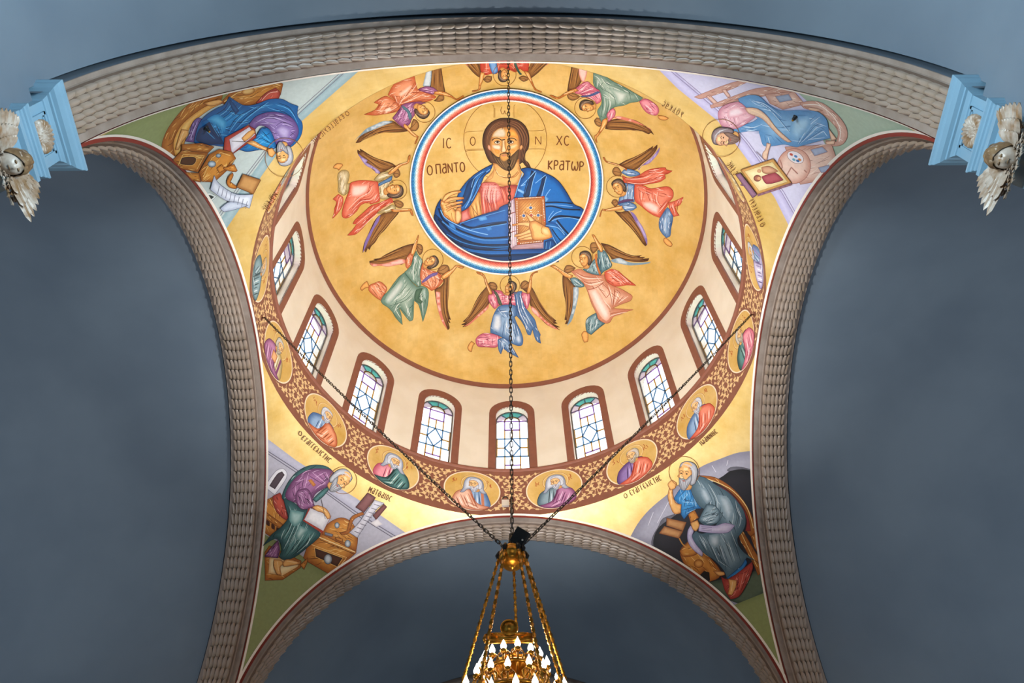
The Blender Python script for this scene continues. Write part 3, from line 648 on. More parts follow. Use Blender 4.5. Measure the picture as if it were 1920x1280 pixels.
class Fig:
    def __init__(s, name, label, cat, kind, org=(0, 0), scale=1.0, off=0.004, group=None, parent=None):
        s.kind, s.org, s.sc, s.off = kind, np.array(org, float), scale, off
        s.root = empty(name)
        if parent is not None: s.root.parent = parent
        elif cat == 'structure': s.root['kind'] = 'structure'; s.root['label'] = label
        else: tag(s.root, label, cat, group)
        s.cur = None; s.stack = {}
        s.xf = None; s.gmax = 5.5; s.inc = 0.0002
    def crop(s, x, y, sc): s.org, s.sc = np.array([x, y], float), sc
    def px(s, pts):
        q = np.array(P(pts), float)/s.sc+s.org
        return s.xf(q) if s.xf is not None else q
    def part(s, name, label=None, under=None):
        s.flush(); s.cur = [name, label, under, [], [], []]
    def flush(s):
        if s.cur is None or not s.cur[3]: s.cur = None; return
        name, label, under, V, F, K = s.cur; s.cur = None
        v = np.concatenate(V); k = np.concatenate(K); f = F
        o = mk(name, v, f, M['paint'], s.stack.get(under, s.root), False, k)
        if s.kind == 'pend':
            bm = bmesh.new(); bm.from_mesh(o.data)
            for co, no in (((R-.002, 0, 0), (1, 0, 0)), ((-R+.002, 0, 0), (-1, 0, 0)), ((0, R-.002, 0), (0, 1, 0)), ((0, -R+.002, 0), (0, -1, 0))):
                bmesh.ops.bisect_plane(bm, geom=bm.verts[:]+bm.edges[:]+bm.faces[:], plane_co=co, plane_no=no, clear_outer=True)
            bm.to_mesh(o.data); bm.free()
        if label: o['label'] = label
        s.stack[name] = o
    def _add(s, q, faces, cols):
        n = sum(len(x) for x in s.cur[3])
        s.cur[3].append(lift(q, s.kind, s.off)); s.cur[4].extend([tuple(i+n for i in f) for f in faces]); s.cur[5].append(cols)
        s.off += s.inc
    def fill(s, pts, edge, center=None, fall=None, ow=0, oc='3A1E14', smooth=True, grid=None, light=None):
        q = s.px(pts); poly = spline(q) if smooth else q
        s._fill(poly, edge, center, fall, grid, light)
        if ow: s._line(np.concatenate([poly, poly[:1]]), oc, ow, ow)
    def _fill(s, poly, edge, center=None, fall=None, grid=None, light=None):
        poly = densify(poly, True, s.gmax)
        lo, hi = poly.min(0), poly.max(0); ext = (hi-lo).max(); g = grid or max(2.2, min(s.gmax, ext/14))
        X, Y = np.meshgrid(np.arange(lo[0]+g/2, hi[0], g), np.arange(lo[1]+g/2, hi[1], g)); X = X+(np.arange(X.shape[0]) % 2)[:, None]*g/2
        gp = np.stack([X.ravel(), Y.ravel()], 1); 
        if len(gp): gp = gp[in_poly(gp, poly)]
        if len(gp): gp = gp[dist_poly(gp, poly) > g*0.35]
        vs = [Vector(p) for p in poly]+[Vector(p) for p in gp]
        V, E, F, *_ = delaunay_2d_cdt(vs, [], [list(range(len(poly)))], 1, 1e-5)
        V = np.array([(v.x, v.y) for v in V]); e = np.array(hx(edge, KP)); col = np.tile(e, (len(V), 1))
        if center is not None:
            c = np.array(hx(center, KP)); d = dist_poly(V, poly); fl = fall or max(2.0, ext*0.16)
            t = np.clip(d/fl, 0, 1)[:, None]; t = t*t*(3-2*t); col = e*(1-t)+c*t
        if light is not None:      # (colour, direction across the shape): pigment blends from one side to the other
            c = np.array(hx(light[0], KP)); dr = np.array(light[1], float); dr /= np.hypot(*dr); w_ = (V-V.mean(0))@dr; w_ = (w_-w_.min())/(np.ptp(w_)+1e-9)
            t = np.clip(w_, 0, 1)[:, None]; col = col*(1-t)+c*t
        s._add(V, F, col)
    def line(s, pts, col, w0=1.0, w1=None, smooth=True):
        q = s.px(pts); q = spline(q, False) if smooth and len(q) > 2 else q
        s._line(q, col, w0, w0 if w1 is None else w1)
    def _line(s, q, col, w0, w1, taper=False):
        if len(q) < 2: return
        q = densify(q, False, s.gmax)
        d = np.gradient(q, axis=0); d /= np.hypot(d[:, 0], d[:, 1])[:, None]+1e-9; nrm = np.stack([-d[:, 1], d[:, 0]], 1)
        t = np.linspace(0, 1, len(q))[:, None]; w_ = (w0*(1-t)+w1*t)/2
        V = np.concatenate([q-nrm*w_, q+nrm*w_]); n = len(q)
        s._add(V, [(i, i+1, n+i+1, n+i) for i in range(n-1)], np.tile(np.array(hx(col, KP)), (2*n, 1)))
    def folds(s, A, B, n, cols, w=1.2, ends=(0, 1), jit=0.0):
        """n fold lines between guide curves A and B; cols cycle; lines taper at both ends"""
        a, b = spline(s.px(A), False, 6), spline(s.px(B), False, 6); m = 14
        rs = lambda p: np.stack([np.interp(np.linspace(ends[0], ends[1], m), np.linspace(0, 1, len(p)), p[:, k]) for k in (0, 1)], 1)
        a, b = rs(a), rs(b); keep, s.inc = s.inc, s.inc*0.15
        for i in range(n):
            t = i/(n-1) if n > 1 else 0.5; t += random.uniform(-jit, jit)/n; q = a*(1-t)+b*t
            i0 = random.randint(0, 3); i1 = m-random.randint(0, 3); q = q[i0:i1]
            k = len(q); d = np.gradient(q, axis=0); d /= np.hypot(d[:, 0], d[:, 1])[:, None]+1e-9; nrm = np.stack([-d[:, 1], d[:, 0]], 1)
            ww = (w*np.sin(np.linspace(0.12, PI-0.12, k))**0.7/2)[:, None]
            V = np.concatenate([q-nrm*ww, q+nrm*ww]); c = cols[i % len(cols)]
            s._add(V, [(j, j+1, k+j+1, k+j) for j in range(k-1)], np.tile(np.array(hx(c, KP)), (2*k, 1)))
        s.inc = keep; s.off += keep
    def circle(s, c, r, col, w):
        cx, cy = s.px([c])[0]; r = r/s.sc; a = np.linspace(0, 2*PI, 49); s._line(np.stack([cx+r*np.cos(a), cy+r*np.sin(a)], 1), col, w, w)
    def ell(s, c, rx, ry, rot=0, n=28):
        a = np.linspace(0, 2*PI, n, endpoint=False); x, y = rx*np.cos(a), ry*np.sin(a); t = math.radians(rot)
        return [(c[0]+p*math.cos(t)-q*math.sin(t), c[1]+p*math.sin(t)+q*math.cos(t)) for p, q in zip(x, y)]
    def text(s, word, start, end, h, col, w, up=None, gap=0.28):
        """stroke lettering along start -> end (crop coordinates), h letter height"""
        a, b = np.array(start, float), np.array(end, float); d = (b-a); L = np.hypot(*d); d /= L; u = np.array([d[1], -d[0]]) if up is None else np.array(up, float)
        u = u/np.hypot(*u)
        ws = [GLYPH[c][0] if c != ' ' else 0.5 for c in word]; tot = sum(ws)+gap*(len(word)-1); k = L/tot; x = 0
        for c, gw in zip(word, ws):
            if c != ' ':
                s.part('letter')
                for st in GLYPH[c][1]:
                    q = [a+d*(x+p[0]*gw)*k+u*(p[1]*h) for p in st]; s.line(q, col, w, w, smooth=len(st) > 3)
            x += gw+gap
    def end(s): s.flush(); return s.root
_O = [(0.5+0.5*math.cos(t), 0.5+0.5*math.sin(t)) for t in lsp(0, 2*PI, 13)]
_C = [(0.5+0.5*math.cos(t), 0.5+0.5*math.sin(t)) for t in lsp(0.8, 2*PI-0.8, 10)]
GLYPH = {'O': (0.6, [_O]), 'C': (0.6, [_C]), 'I': (0.12, [[(0.5, 0), (0.5, 1)]]), 'E': (0.55, [_C, [(0.05, 0.5), (0.7, 0.5)]]),
 'Y': (0.6, [[(0, 1), (0.5, 0.5), (1, 1)], [(0.5, 0.5), (0.3, 0)]]), 'A': (0.55, [[(0.95, 1), (0.95, 0)], [(0.95, 0.55), (0.5, 0.62), (0.1, 0.4), (0.15, 0.1), (0.5, 0.0), (0.95, 0.2)], [(0.95, 1), (0.2, 0.95)]]),
 'G': (0.5, [[(0.1, 0), (0.1, 1), (0.95, 1)]]), 'L': (0.6, [[(0.1, 1), (0.95, 0)], [(0.5, 0.55), (0.05, 0)]]), 'S': (0.6, [_C]), 'T': (0.6, [[(0, 1), (1, 1)], [(0.5, 1), (0.5, 0)]]),
 'H': (0.6, [[(0.05, 0), (0.05, 1)], [(0.95, 0), (0.95, 1)], [(0.05, 0.5), (0.95, 0.5)]]), 'M': (0.75, [[(0.05, 0), (0.05, 1), (0.5, 0.35), (0.95, 1), (0.95, 0)]]),
 'P': (0.5, [[(0.1, 0), (0.1, 1)], [(0.1, 1), (0.7, 0.98), (0.98, 0.78), (0.7, 0.52), (0.1, 0.5)]]), 'K': (0.55, [[(0.1, 0), (0.1, 1)], [(0.95, 1), (0.1, 0.45), (0.95, 0)]]),
 'N': (0.6, [[(0.05, 0), (0.05, 1), (0.95, 0), (0.95, 1)]]), 'X': (0.6, [[(0, 1), (1, 0)], [(1, 1), (0, 0)]]), 'W': (0.8, [[(0.15, 1), (0.0, 0.5), (0.15, 0.05), (0.38, 0.05), (0.5, 0.5), (0.62, 0.05), (0.85, 0.05), (1.0, 0.5), (0.85, 1)]]),
 'Q': (0.6, [_O, [(0.1, 0.5), (0.9, 0.5)]]), 'B': (0.6, [[(0.05, 0), (0.05, 1), (0.95, 1), (0.95, 0)]])}   # Q = theta, B = pi, G = gamma, L = lambda, W = omega
# ------------------------------------------------------------------ medallion at the top of the dome
def on_dome(r, a, off):
    p = math.asin(r/RS); return ((RS-off)*math.sin(p)*math.cos(a), (RS-off)*math.sin(p)*math.sin(a), ZC+(RS-off)*math.cos(p))
F = Fig('painted_medallion', 'round dome painting of a haloed bearded man in blue holding a jewelled book', 'mural', 'dome', (760, 160), 3.555)
med = F.root
F.part('halo', 'thin brown ring of the halo with cross arms')
F.circle((666, 360), 277, '8A5A22', 1.1)
for l in ('398,318 410,310 520,303', '398,438 412,428 525,424', '805,303 915,300 928,290', '805,424 922,424 930,432', '590,215 590,140 582,132', '725,215 725,135 733,128', '597,215 597,150', '400,444 415,436 522,432'): F.line(l, '9A6A2A', 0.9)
F.text('IC', (251, 418), (309, 418), 66, '6E3A16', 2.0); F.text('XC', (1008, 398), (1094, 400), 62, '6E3A16', 1.9)
F.text('O', (433, 400), (466, 400), 56, '6E3A16', 1.5, gap=0.1); F.text('N', (866, 394), (906, 394), 54, '6E3A16', 1.5); F.text('W', (636, 192), (688, 192), 50, '8A5A2A', 1.2)
F.text('O', (148, 598), (182, 596), 62, '6E3A16', 2.2); F.text('BANTO', (207, 590), (398, 574), 62, '6E3A16', 2.2, gap=0.2); F.text('KPATWP', (950, 560), (1186, 570), 60, '6E3A16', 2.2, gap=0.18)
# hair behind the neck and mantle
F.crop(890, 210, 9.142)
F.part('hair', 'long dark brown hair')
F.fill('540,105 400,120 270,190 180,300 140,430 138,560 165,650 205,760 255,850 315,890 500,950 760,900 820,850 880,930 965,965 920,870 870,820 868,710 920,620 935,480 920,350 860,230 760,150 650,112', '3A261C', '6A4630', 9, 0.8, '2A1812')
F.folds('530,140 330,220 230,400 215,560 230,700', '540,230 380,260 300,380 270,500 265,600', 7, ('8A6040', '4A3022'), 1.3)
F.folds('580,140 760,200 890,380 900,520 850,660', '600,240 700,300 770,430 790,540 800,600', 7, ('8A6040', '442C20'), 1.3)
F.folds('800,560 850,640 840,760 930,930', '790,640 800,740 800,840 880,900', 4, ('7A5438', '3E281C'), 1.3)
F.part('neck')
F.fill('310,870 322,980 255,1080 150,1195 250,1215 400,1250 560,1270 720,1240 805,1080 775,960 762,800 540,900', 'A86E34', 'E2AE6A', 5)
F.line('350,960 390,1060 470,1110 560,1125 660,1100 740,1020', '9A642E', 1.6); F.line('200,1170 300,1130 330,990', 'C08848', 1.4); F.line('370,1000 420,1080 520,1110', 'F0CF98', 1.2); F.line('620,1130 700,1100 760,1030', 'B87838', 1.8)
F.part('face')
F.fill('490,262 400,285 320,350 285,430 262,520 268,640 290,720 330,800 400,900 480,970 560,1000 640,990 700,900 740,780 762,680 775,580 768,480 740,380 680,290 600,255', '9A6230', 'DDA35A', 6)
F.fill('235,560 225,600 240,640 275,665 270,600 255,570', 'C07858', 'E8B498'); F.fill('780,640 775,600 800,565 820,580 815,620 790,650', 'C88A50', 'E8B47A')
F.fill('480,270 400,295 330,360 300,430 370,430 440,440 520,420 530,340', 'C7A876', 'D9CDB4', 5); F.fill('600,300 680,320 735,400 750,470 690,430 600,430', 'D08838', 'E6A850', 4)
F.fill('290,560 340,555 420,560 460,590 440,640 380,650 310,620', 'C9925A', 'E8DCC4', 4); F.fill('575,590 640,560 720,540 740,570 690,620 610,640', 'D9A25C', 'EED3A2', 4)
F.fill('340,640 400,640 430,680 400,720 350,690', 'DE9040', 'E8A04C', 3); F.fill('600,660 660,640 700,650 650,700 600,710', 'D88A3C', 'E6A458', 3)
F.part('beard', 'short dark beard')
F.fill('270,655 320,710 380,760 430,770 445,740 430,720 480,700 520,686 575,700 592,740 600,775 660,720 745,640 765,640 748,770 702,890 640,990 560,1008 480,975 400,905 330,812 285,722', '46331F', '6E5436', 6)
F.fill('440,735 480,715 540,712 585,735 590,790 540,830 500,845 455,815 435,775', 'A87A42', 'D29A50', 3)
F.folds('330,760 400,880 500,960', '430,790 480,880 530,970', 5, ('8A6A44', '3A2818'), 1.0); F.folds('700,800 660,900 600,980', '610,800 590,880 560,970', 5, ('8A6A44', '3A2818'), 1.0)
F.part('mouth')
F.fill('462,738 500,728 545,730 552,745 510,760 468,754', 'C07E5E', 'D69A7C', 2); F.line('462,740 505,741 550,737', '8A4A38', 0.5)
F.line('430,772 440,728 486,706 515,700 545,704 586,728 597,770', '4A3420', 1.3)
F.part('nose')
F.fill('470,480 515,480 520,560 540,660 520,690 470,690 455,665 470,600', 'C08A4A', 'EAD2A6', 2.5); F.line('470,490 465,600 450,660 470,690', '8A5A2C', 1.1); F.line('520,500 525,600 545,660 520,690 490,690', '9A5A26', 1.3)
for pts in ('295,490 330,458 380,447 430,462 455,478 520,470', '560,470 600,450 650,448 690,462 715,490'): F.part('eyebrow'); F.line(pts, '3C2A18', 1.6)
for cx, cy in ((388, 520), (618, 515)):
    F.part('eye'); F.fill(F.ell((cx, cy), 55, 30), 'B08858', 'B8A088', 2); F.fill(F.ell((cx, cy), 44, 20), 'E6DCC8', None); F.fill(F.ell((cx+4, cy-4), 21, 20), '3A2C22', None); F.line([(cx-52, cy+6), (cx-20, cy-22), (cx+20, cy-24), (cx+50, cy+2)], '3A2616', 1.2); F.line([(cx-45, cy+20), (cx, cy+34), (cx+45, cy+16)], '8A6A4A', 0.9)
F.part('brow_shade'); F.line('480,265 470,300', '5A3A22', 1.0); F.line('430,430 500,440 560,430', 'D88A4A', 1.0)
# tunic
F.crop(810, 340, 8)
F.part('tunic', 'coral red tunic with a gold band')
F.fill('745,30 860,12 950,18 1030,75 1200,50 1300,60 1290,260 1180,340 1000,450 700,540 560,590 430,640 370,610 440,450 560,380 640,270 700,130', '8E2E26', 'D0644C', 12)
F.fill('755,30 850,18 950,22 1010,70 1060,200 1000,300 860,330 740,230', 'C05A50', 'E8A09A', 8)
F.fill('560,380 690,165 722,170 752,505 590,565', 'B0702E', 'D9A45A', 6)
F.fill('445,470 530,420 580,560 450,620 430,540', 'B04A3E', 'E08A84', 6)
F.folds('780,40 740,200 760,420 770,520', '990,60 960,240 990,420 990,450', 9, ('8A2A24', 'F0B8AC', 'A8382E'), 1.4)
F.folds('1000,100 1060,240 1080,330', '1160,80 1180,200 1150,330', 5, ('9A3028', 'EE9A84'), 1.4)
F.folds('600,360 620,450 640,540', '700,200 720,360 740,500', 5, ('7E4A1A', 'F0D090'), 1.2); F.line('580,350 640,440 690,510', '6E3E16', 1.0); F.line('815,220 850,310 890,420', '7A2420', 1.2)
# mantle
BL, BC, BD, BH = '0C3A78', '1A68B4', '0A1E3C', '7FB8EA'
F.part('mantle', 'deep blue mantle wrapped over both shoulders')
F.crop(760, 160, 3.555)
F.fill('585,525 510,562 440,612 385,670 350,730 340,790 365,845 400,828 427,806 460,757 489,695 511,642 530,602 562,577', BL, BC, 7, 0.8, '0A1428')
F.fill('420,640 470,610 450,680 420,760 380,810 360,800 390,720', '0A2850', '123E74', 6)
F.line('565,560 500,610 455,680 430,760 400,815', BH, 1.2); F.line('540,575 490,625 470,690 430,790', '0A2448', 1.6); F.line('520,575 460,620 440,680', BH, 1.0); F.line('500,660 470,720 440,770', '5FA0DC', 1.4)
F.crop(940, 310, 6.735)
F.fill('232,-5 250,45 330,28 400,42 470,62 560,98 660,150 740,220 830,350 915,490 1000,530 1065,585 1150,680 1000,920 850,1100 600,1250 60,1290 60,1000 90,470 150,425 190,310 235,190 285,110 250,60', BL, '1668B8', 10, 0.9, '0A1428')
F.fill('380,60 430,90 400,200 350,390 280,400 320,280', BD, '123260', 4); F.fill('520,130 570,140 530,280 490,400 440,390 490,260', BD, '123260', 4)
F.line('270,100 230,200 170,400', '6FB0EA', 1.5); F.line('430,70 330,180 245,262 300,240', BH, 1.3); F.line('440,90 400,200 360,390', BH, 1.2); F.line('560,120 430,225', BH, 1.2); F.line('570,140 540,260 510,400', BH, 1.2); F.line('340,170 300,300 280,390', '0A2448', 1.6)
F.line('620,300 570,370 550,420', BH, 1.3); F.line('700,200 770,300 830,400', '0E4A8C', 2.4); F.fill('210,290 290,330 280,360 205,320', '5FA0DC', 'A8D0F0', 3); F.fill('560,390 600,420 560,470 550,440', '3F88CC', '8FC4F0', 4)
F.line('555,470 700,465 900,480', BD, 2.6); F.line('560,520 640,515 800,550 1000,560', BD, 3.0); F.line('560,500 700,500 900,520', BH, 1.0); F.line('600,715 660,660 760,640 1010,665', BD, 4.0); F.line('640,700 720,670 860,660 1000,690', BH, 1.1)
F.line('760,575 680,610 600,700', BH, 1.3); F.line('660,575 610,640 590,700', BH, 1.0); F.line('700,690 780,790 860,880', BD, 3.2); F.line('690,720 760,800 830,910', BH, 1.0)
F.fill('540,750 600,715 700,735 740,790 850,910 700,1000 650,920 600,790', '0E4286', '1E74C4', 8); F.line('560,760 640,770 720,790 800,880', BH, 1.2); F.line('600,780 650,900 700,1000', '7AB4E8', 1.2); F.line('640,800 700,890 760,960', BD, 2.0)
F.fill('545,960 640,930 700,1000 600,1090 540,1120', '0A2A58', '124A8C', 6); F.line('570,970 560,1090', '5F9ED8', 1.0); F.line('620,960 610,1060', '5F9ED8', 1.0)
F.crop(810, 340, 8)
F.fill('135,262 90,330 50,430 28,560 15,650 80,780 250,980 500,1150 800,1240 1420,1260 1900,1200 1900,1020 1160,1010 1180,340 1110,345 1010,395 1000,425 850,468 700,515 560,570 420,625 370,640 270,585 185,525 150,440 125,350', BL, '175FAE', 12, 0.8, '0A1428')
F.fill('25,560 40,480 130,560 260,720 420,850 600,920 800,960 1150,960 1150,990 800,1030 600,1010 430,950 280,860 120,720', '0A2244', '103A70', 6)
F.fill('20,640 150,740 340,900 560,1030 800,1090 1150,1090 1900,1060 1900,1210 1200,1250 700,1220 300,1050', '0A2448', '0F3E78', 12)
F.line('130,430 190,540 370,650 560,730 840,800', BH, 1.6); F.line('100,400 160,560 330,690 560,790 800,850 1140,830', '0A1C38', 3.4); F.line('150,600 330,730 560,830 800,880 1140,870', '4F94D6', 1.4)
F.line('90,560 250,740 500,880 760,945 1140,945', BD, 3.0); F.line('220,790 420,900 640,960 900,985 1140,980', '2E80CC', 1.4); F.line('300,880 520,990 800,1030 1150,1030', BD, 2.4); F.line('320,930 560,1040 860,1080 1150,1070', '2A70B8', 1.2); F.line('500,1060 760,1120 1140,1120', BD, 2.0)
F.line('440,640 560,690 740,680 1120,610', BD, 4.0); F.line('420,630 640,560 860,500 1100,430', '4F94D6', 1.3); F.line('590,720 780,690 1120,635', '5FA2E0', 1.3); F.line('600,700 800,640 1120,600', '0C2C58', 2.2)
F.fill('690,540 800,520 830,570 720,590', '3C86CC', '7EB6E8', 6); F.fill('800,690 880,670 900,720 840,740', '2E78C4', '62A4E0', 6); F.fill('250,620 330,650 360,720 270,670', '2E78C4', '6AAEE8', 6)
# blessing hand
SK, SC_, SO = 'B8722E', 'EAB66E', '6E3A14'
F.part('blessing_hand', 'raised hand with bent fingers')
F.fill('130,300 165,275 240,300 300,370 345,440 380,400 435,385 440,470 440,560 380,638 300,600 220,545 180,510 165,440 140,370', SK, SC_, 6, 0.7, SO)
for f in ('150,290 200,205 280,162 350,146 430,138 440,160 380,182 300,208 240,250 180,312', '160,325 230,264 320,236 400,234 475,240 480,264 400,276 300,286 220,322', '178,375 260,330 340,310 410,300 455,288 463,322 400,336 300,358 220,392', '190,445 260,392 340,366 400,350 440,344 441,376 380,388 300,408 230,452'):
    F.fill(f, SK, 'F0C480', 2.6, 0.6, SO)
F.fill('352,440 400,428 438,480 440,560 402,622 372,628 345,560', SK, 'EFC68C', 4, 0.6, SO); F.line('200,500 240,520 270,570', '8A5220', 0.9); F.line('290,470 300,540 330,600', 'A86828', 0.9)
for x, y in ((205, 450), (190, 380), (160, 330)): F.fill(F.ell((x, y), 22, 18), 'E0AE66', 'F4D8A4', 2)
# book
F.crop(940, 310, 6.735)
F.part('book', 'closed book with a jewelled ochre cover and pale pages')
F.fill('85,468 165,412 200,1005 100,1062', 'A08098', 'D8C4CC', 5, 0.6, '5A2E28', False); F.fill('100,1062 200,1003 534,965 532,1047', 'A07C88', 'C8A8AE', 3, 0.6, '5A2E28', False)
for k in range(7): F.line([(92+k*13, 472-k*8), (108+k*13, 1056-k*8)], '8A6A80' if k % 2 else 'F0E4EA', 0.8)
for k in range(3): F.line([(120+k*25, 1050-k*14), (531, 1030-k*18)], '94707C', 0.8)
F.line('95,615 140,600 190,585', '7A2E20', 1.6); F.line('100,858 150,835 195,825', '7A2E20', 1.6)
F.fill('165,412 545,388 563,720 532,966 198,1006 186,700', 'A05A22', 'C8803A', 12, 0.8, '5A2410', False)
F.fill('222,440 500,418 512,700 490,925 225,960 218,700', 'B4702C', 'D8A056', 14, 0.7, '7A3A14', False)
for k in range(13): F.line([(225, 470+k*40), (min(508, 260+k*38), 432+max(0, (k-7))*30)], 'A05E22', 0.7)
def dots(fig, a, b, n, col, r):
    for k in range(n): fig.fill(fig.ell((a[0]+(b[0]-a[0])*k/(n-1), a[1]+(b[1]-a[1])*k/(n-1)), r, r, 0, 8), col)
dots(F, (222, 417), (500, 402), 16, 'F6EAD6', 6); dots(F, (197, 460), (205, 960), 24, 'F6EAD6', 6); dots(F, (527, 440), (545, 700), 14, 'F6EAD6', 6); dots(F, (245, 985), (505, 955), 14, 'F6EAD6', 6)
for q in ((190, 420), (527, 402), (222, 985), (547, 690)): F.fill(F.ell(q, 12, 12), 'C03A20', 'E0603A')
for q, c in (((370, 535), '1E3E78'), ((283, 635), '1E3E78'), ((466, 630), '1E3E78'), ((378, 630), 'A03A28')):
    F.fill(F.ell(q, 26, 24), 'F0DCC0'); F.fill(F.ell(q, 19, 18), c, '5A80B8' if c[0] == '1' else 'D06A50', 3)
    dots(F, (q[0]-44, q[1]), (q[0]+44, q[1]), 2, 'F6EAD6', 6); dots(F, (q[0], q[1]-46), (q[0], q[1]+46), 2, 'F6EAD6', 6)
F.part('book_hand', 'hand spread over the book cover')
F.fill('440,705 380,650 335,612 300,590 308,622 338,672 358,712 400,745', SK, 'EFC080', 2.6, 0.6, SO)
for f in ('375,715 300,714 240,720 190,735 135,743 142,768 220,756 300,766 372,785', '378,785 300,830 230,860 170,878 165,902 230,896 320,872 395,848', '395,846 310,870 240,895 193,913 208,932 300,916 405,892', '410,886 320,905 260,923 224,934 240,947 330,942 440,932'):
    F.fill(f, SK, 'EFC080', 2.4, 0.6, SO)
F.fill('360,712 430,698 500,738 560,773 600,790 645,905 560,937 450,947 395,930 372,842 352,780', SK, 'EDBD74', 8, 0.7, SO); F.fill('500,790 550,780 600,800 620,880 560,890 510,850', 'D8A050', 'F0D098', 6)
F.line('520,770 500,820 520,870', 'A86C2C', 1.0); F.line('380,770 400,830 400,900', 'C08440', 0.9)
F.end(); OB = F.off+0.002
# patterned ring round the medallion: small lozenges from blue through white to red
bv, bf, bc = [], [], []
pal = ['1F5E98', '2E7AB4', '2A72AC', '5FA6CE', 'A9CFE0', 'EDE9E6', 'F0C8BE', 'EA9C8A', 'E07C68', 'D8624E', 'B24238', '9A4A40']
NR, NA = len(pal), 176; r0, r1 = 2.722, 2.405
for i in range(NR):
    for j in range(NA):
        for h in (0,):
            rc = r0+(r1-r0)*(i+0.5)/NR; dr = abs(r1-r0)/NR; ac = 2*PI*(j+(0.5 if i % 2 else 0))/NA; da = 2*PI/NA
            n = len(bv); bv += [on_dome(rc+dr, ac, OB), on_dome(rc, ac+da*0.52, OB), on_dome(rc-dr, ac, OB), on_dome(rc, ac-da*0.52, OB)]; bf.append((n, n+1, n+2, n+3))
            c = np.array(hx(pal[i], KP))*(1+0.12*((i+j) % 2)-0.06); bc += [c]*4
bn = len(bv); 
for rr, cc in ((2.752, 'EFEAE6'), (2.715, 'EFEAE6'), (2.41, 'F2E8E0'), (2.375, 'F2E8E0')):
    for j in range(NA): bv.append(on_dome(rr, 2*PI*j/NA, OB+0.0012)); bc.append(np.array(hx(cc, KP)))
for a in (0, 2):
    for j in range(NA): bf.append((bn+a*NA+j, bn+a*NA+(j+1) % NA, bn+(a+1)*NA+(j+1) % NA, bn+(a+1)*NA+j))
for rr in (2.715, 2.41):
    for j in range(NA): bv.append(on_dome(rr, 2*PI*j/NA, OB-0.006)); bc.append(np.array(hx('3E78A8' if rr > 2.5 else 'A8443A', KP)))
n = len(bv)-2*NA
for j in range(NA): bf.append((n+j, n+(j+1) % NA, n+NA+(j+1) % NA, n+NA+j))
bo = mk('border_ring', bv, bf, M['paint'], med, False, bc); bo['label'] = 'blue, white and red patterned ring'
# ------------------------------------------------------------------ the ring of angels painted round the medallion
PAL = {'green': ('5E7F70', 'A3B8AA', '3E5F52', 'DCE4DE'), 'orange': ('B85A34', 'E39A74', '8E3E22', 'F6D2BC'), 'coral': ('C2503A', 'E58A72', '9A3324', 'F8CFC4'), 'pink': ('B8506A', 'E79AA8', '8E3250', 'FADCE0'),
       'purple': ('7A3E6A', 'B880A8', '56264C', 'DFC0D8'), 'blue': ('44699A', '8DADD0', '2C4A78', 'DCE8F2'), 'teal': ('3F6470', '86A6AE', '284650', 'D0DEE0'), 'peach': ('C07A5C', 'E8BCA4', '9A523A', 'F6E2D4'), 'cream': ('A08A5A', 'D9CBA4', '74602E', 'F0EAD8'),
       'red': ('B43A28', 'DE6C54', '86241A', 'F4BCAA'), 'skin': ('B0672C', 'E6AE66', '7A4016', 'F4D4A0')}
def hatch(F, pts, dark, light, dens=1.0):
    """short brush strokes of fold and highlight inside a painted garment"""
    poly = spline(F.px(pts)); lo, hi = poly.min(0), poly.max(0); area_ = abs(np.sum(poly[:, 0]*np.roll(poly[:, 1], -1)-poly[:, 1]*np.roll(poly[:, 0], -1)))/2
    c = poly-poly.mean(0); w_, v_ = np.linalg.eigh(c.T@c); ax = v_[:, 1]; nx = np.array([-ax[1], ax[0]]); L0 = 0.30*math.sqrt(area_)
    n = int(min(26, area_/42*dens)); k = 0; keep, F.inc = F.inc, F.inc*0.06
    for t in range(n*5):
        if k >= n: break
        p = lo+(hi-lo)*np.array([random.random(), random.random()]); L = L0*random.uniform(0.6, 1.3); a = random.gauss(0, 0.22); b = random.uniform(-0.14, 0.14)*L
        d = ax*math.cos(a)+nx*math.sin(a); u = np.linspace(-0.5, 0.5, 7)[:, None]; q = p+d*L*u+nx*b*(1-4*u*u)
        if not in_poly(q, poly).all(): continue
        k += 1; ww = (random.uniform(0.7, 1.3)*np.sin(np.linspace(0.15, PI-0.15, 7))/2)[:, None]; V = np.concatenate([q-nx*ww, q+nx*ww])
        F._add(V, [(j, j+1, 8+j, 7+j) for j in range(6)], np.tile(np.array(hx(dark if k % 2 else light, KP)), (14, 1)))
    F.inc = keep; F.off += keep
def robe(F, name, pts, pal, guides=(), ow=0.7, label=None, new=True, fall=None):
    e, c, d, l = PAL[pal]
    if new: F.part(name, label)
    F.fill(pts, e, c, fall, ow, d)
    hatch(F, pts, d, l)
    for g in guides: F.folds(g[0], g[1], g[2], (d, l, e), g[3] if len(g) > 3 else 1.1, jit=0.3)
def wing(F, outline, strips, scol, A, B, knob, n=6):
    F.part('wing', 'brown feathered wing')
    F.fill(outline, '50301C', '8E6236', 5, 0.6, '3A2012'); F.folds(A, B, n, ('B4864C', '42261A', '9A6C3C'), 1.2, jit=0.3)
    c = {'pink': ('D07A66', 'F2C6BC'), 'lilac': ('7E6AA8', 'BCAED8'), 'grey': ('7E98A8', 'CBD8E0')}[scol]
    F.part('feather_edge', None, 'wing')
    for s_ in strips: F.fill(s_, c[0], c[1], 3)
    if knob: F.part('wing_joint', None, 'wing'); F.fill(knob, '6A4424', 'A87A48', 4, 0.6, '3A2012'); q = np.array(P(knob)); m = q.mean(0); F.line([tuple(m+(q[0]-m)*0.75), tuple(m), tuple(m+(q[len(q)//2]-m)*0.75)], '4A2A16', 0.8)
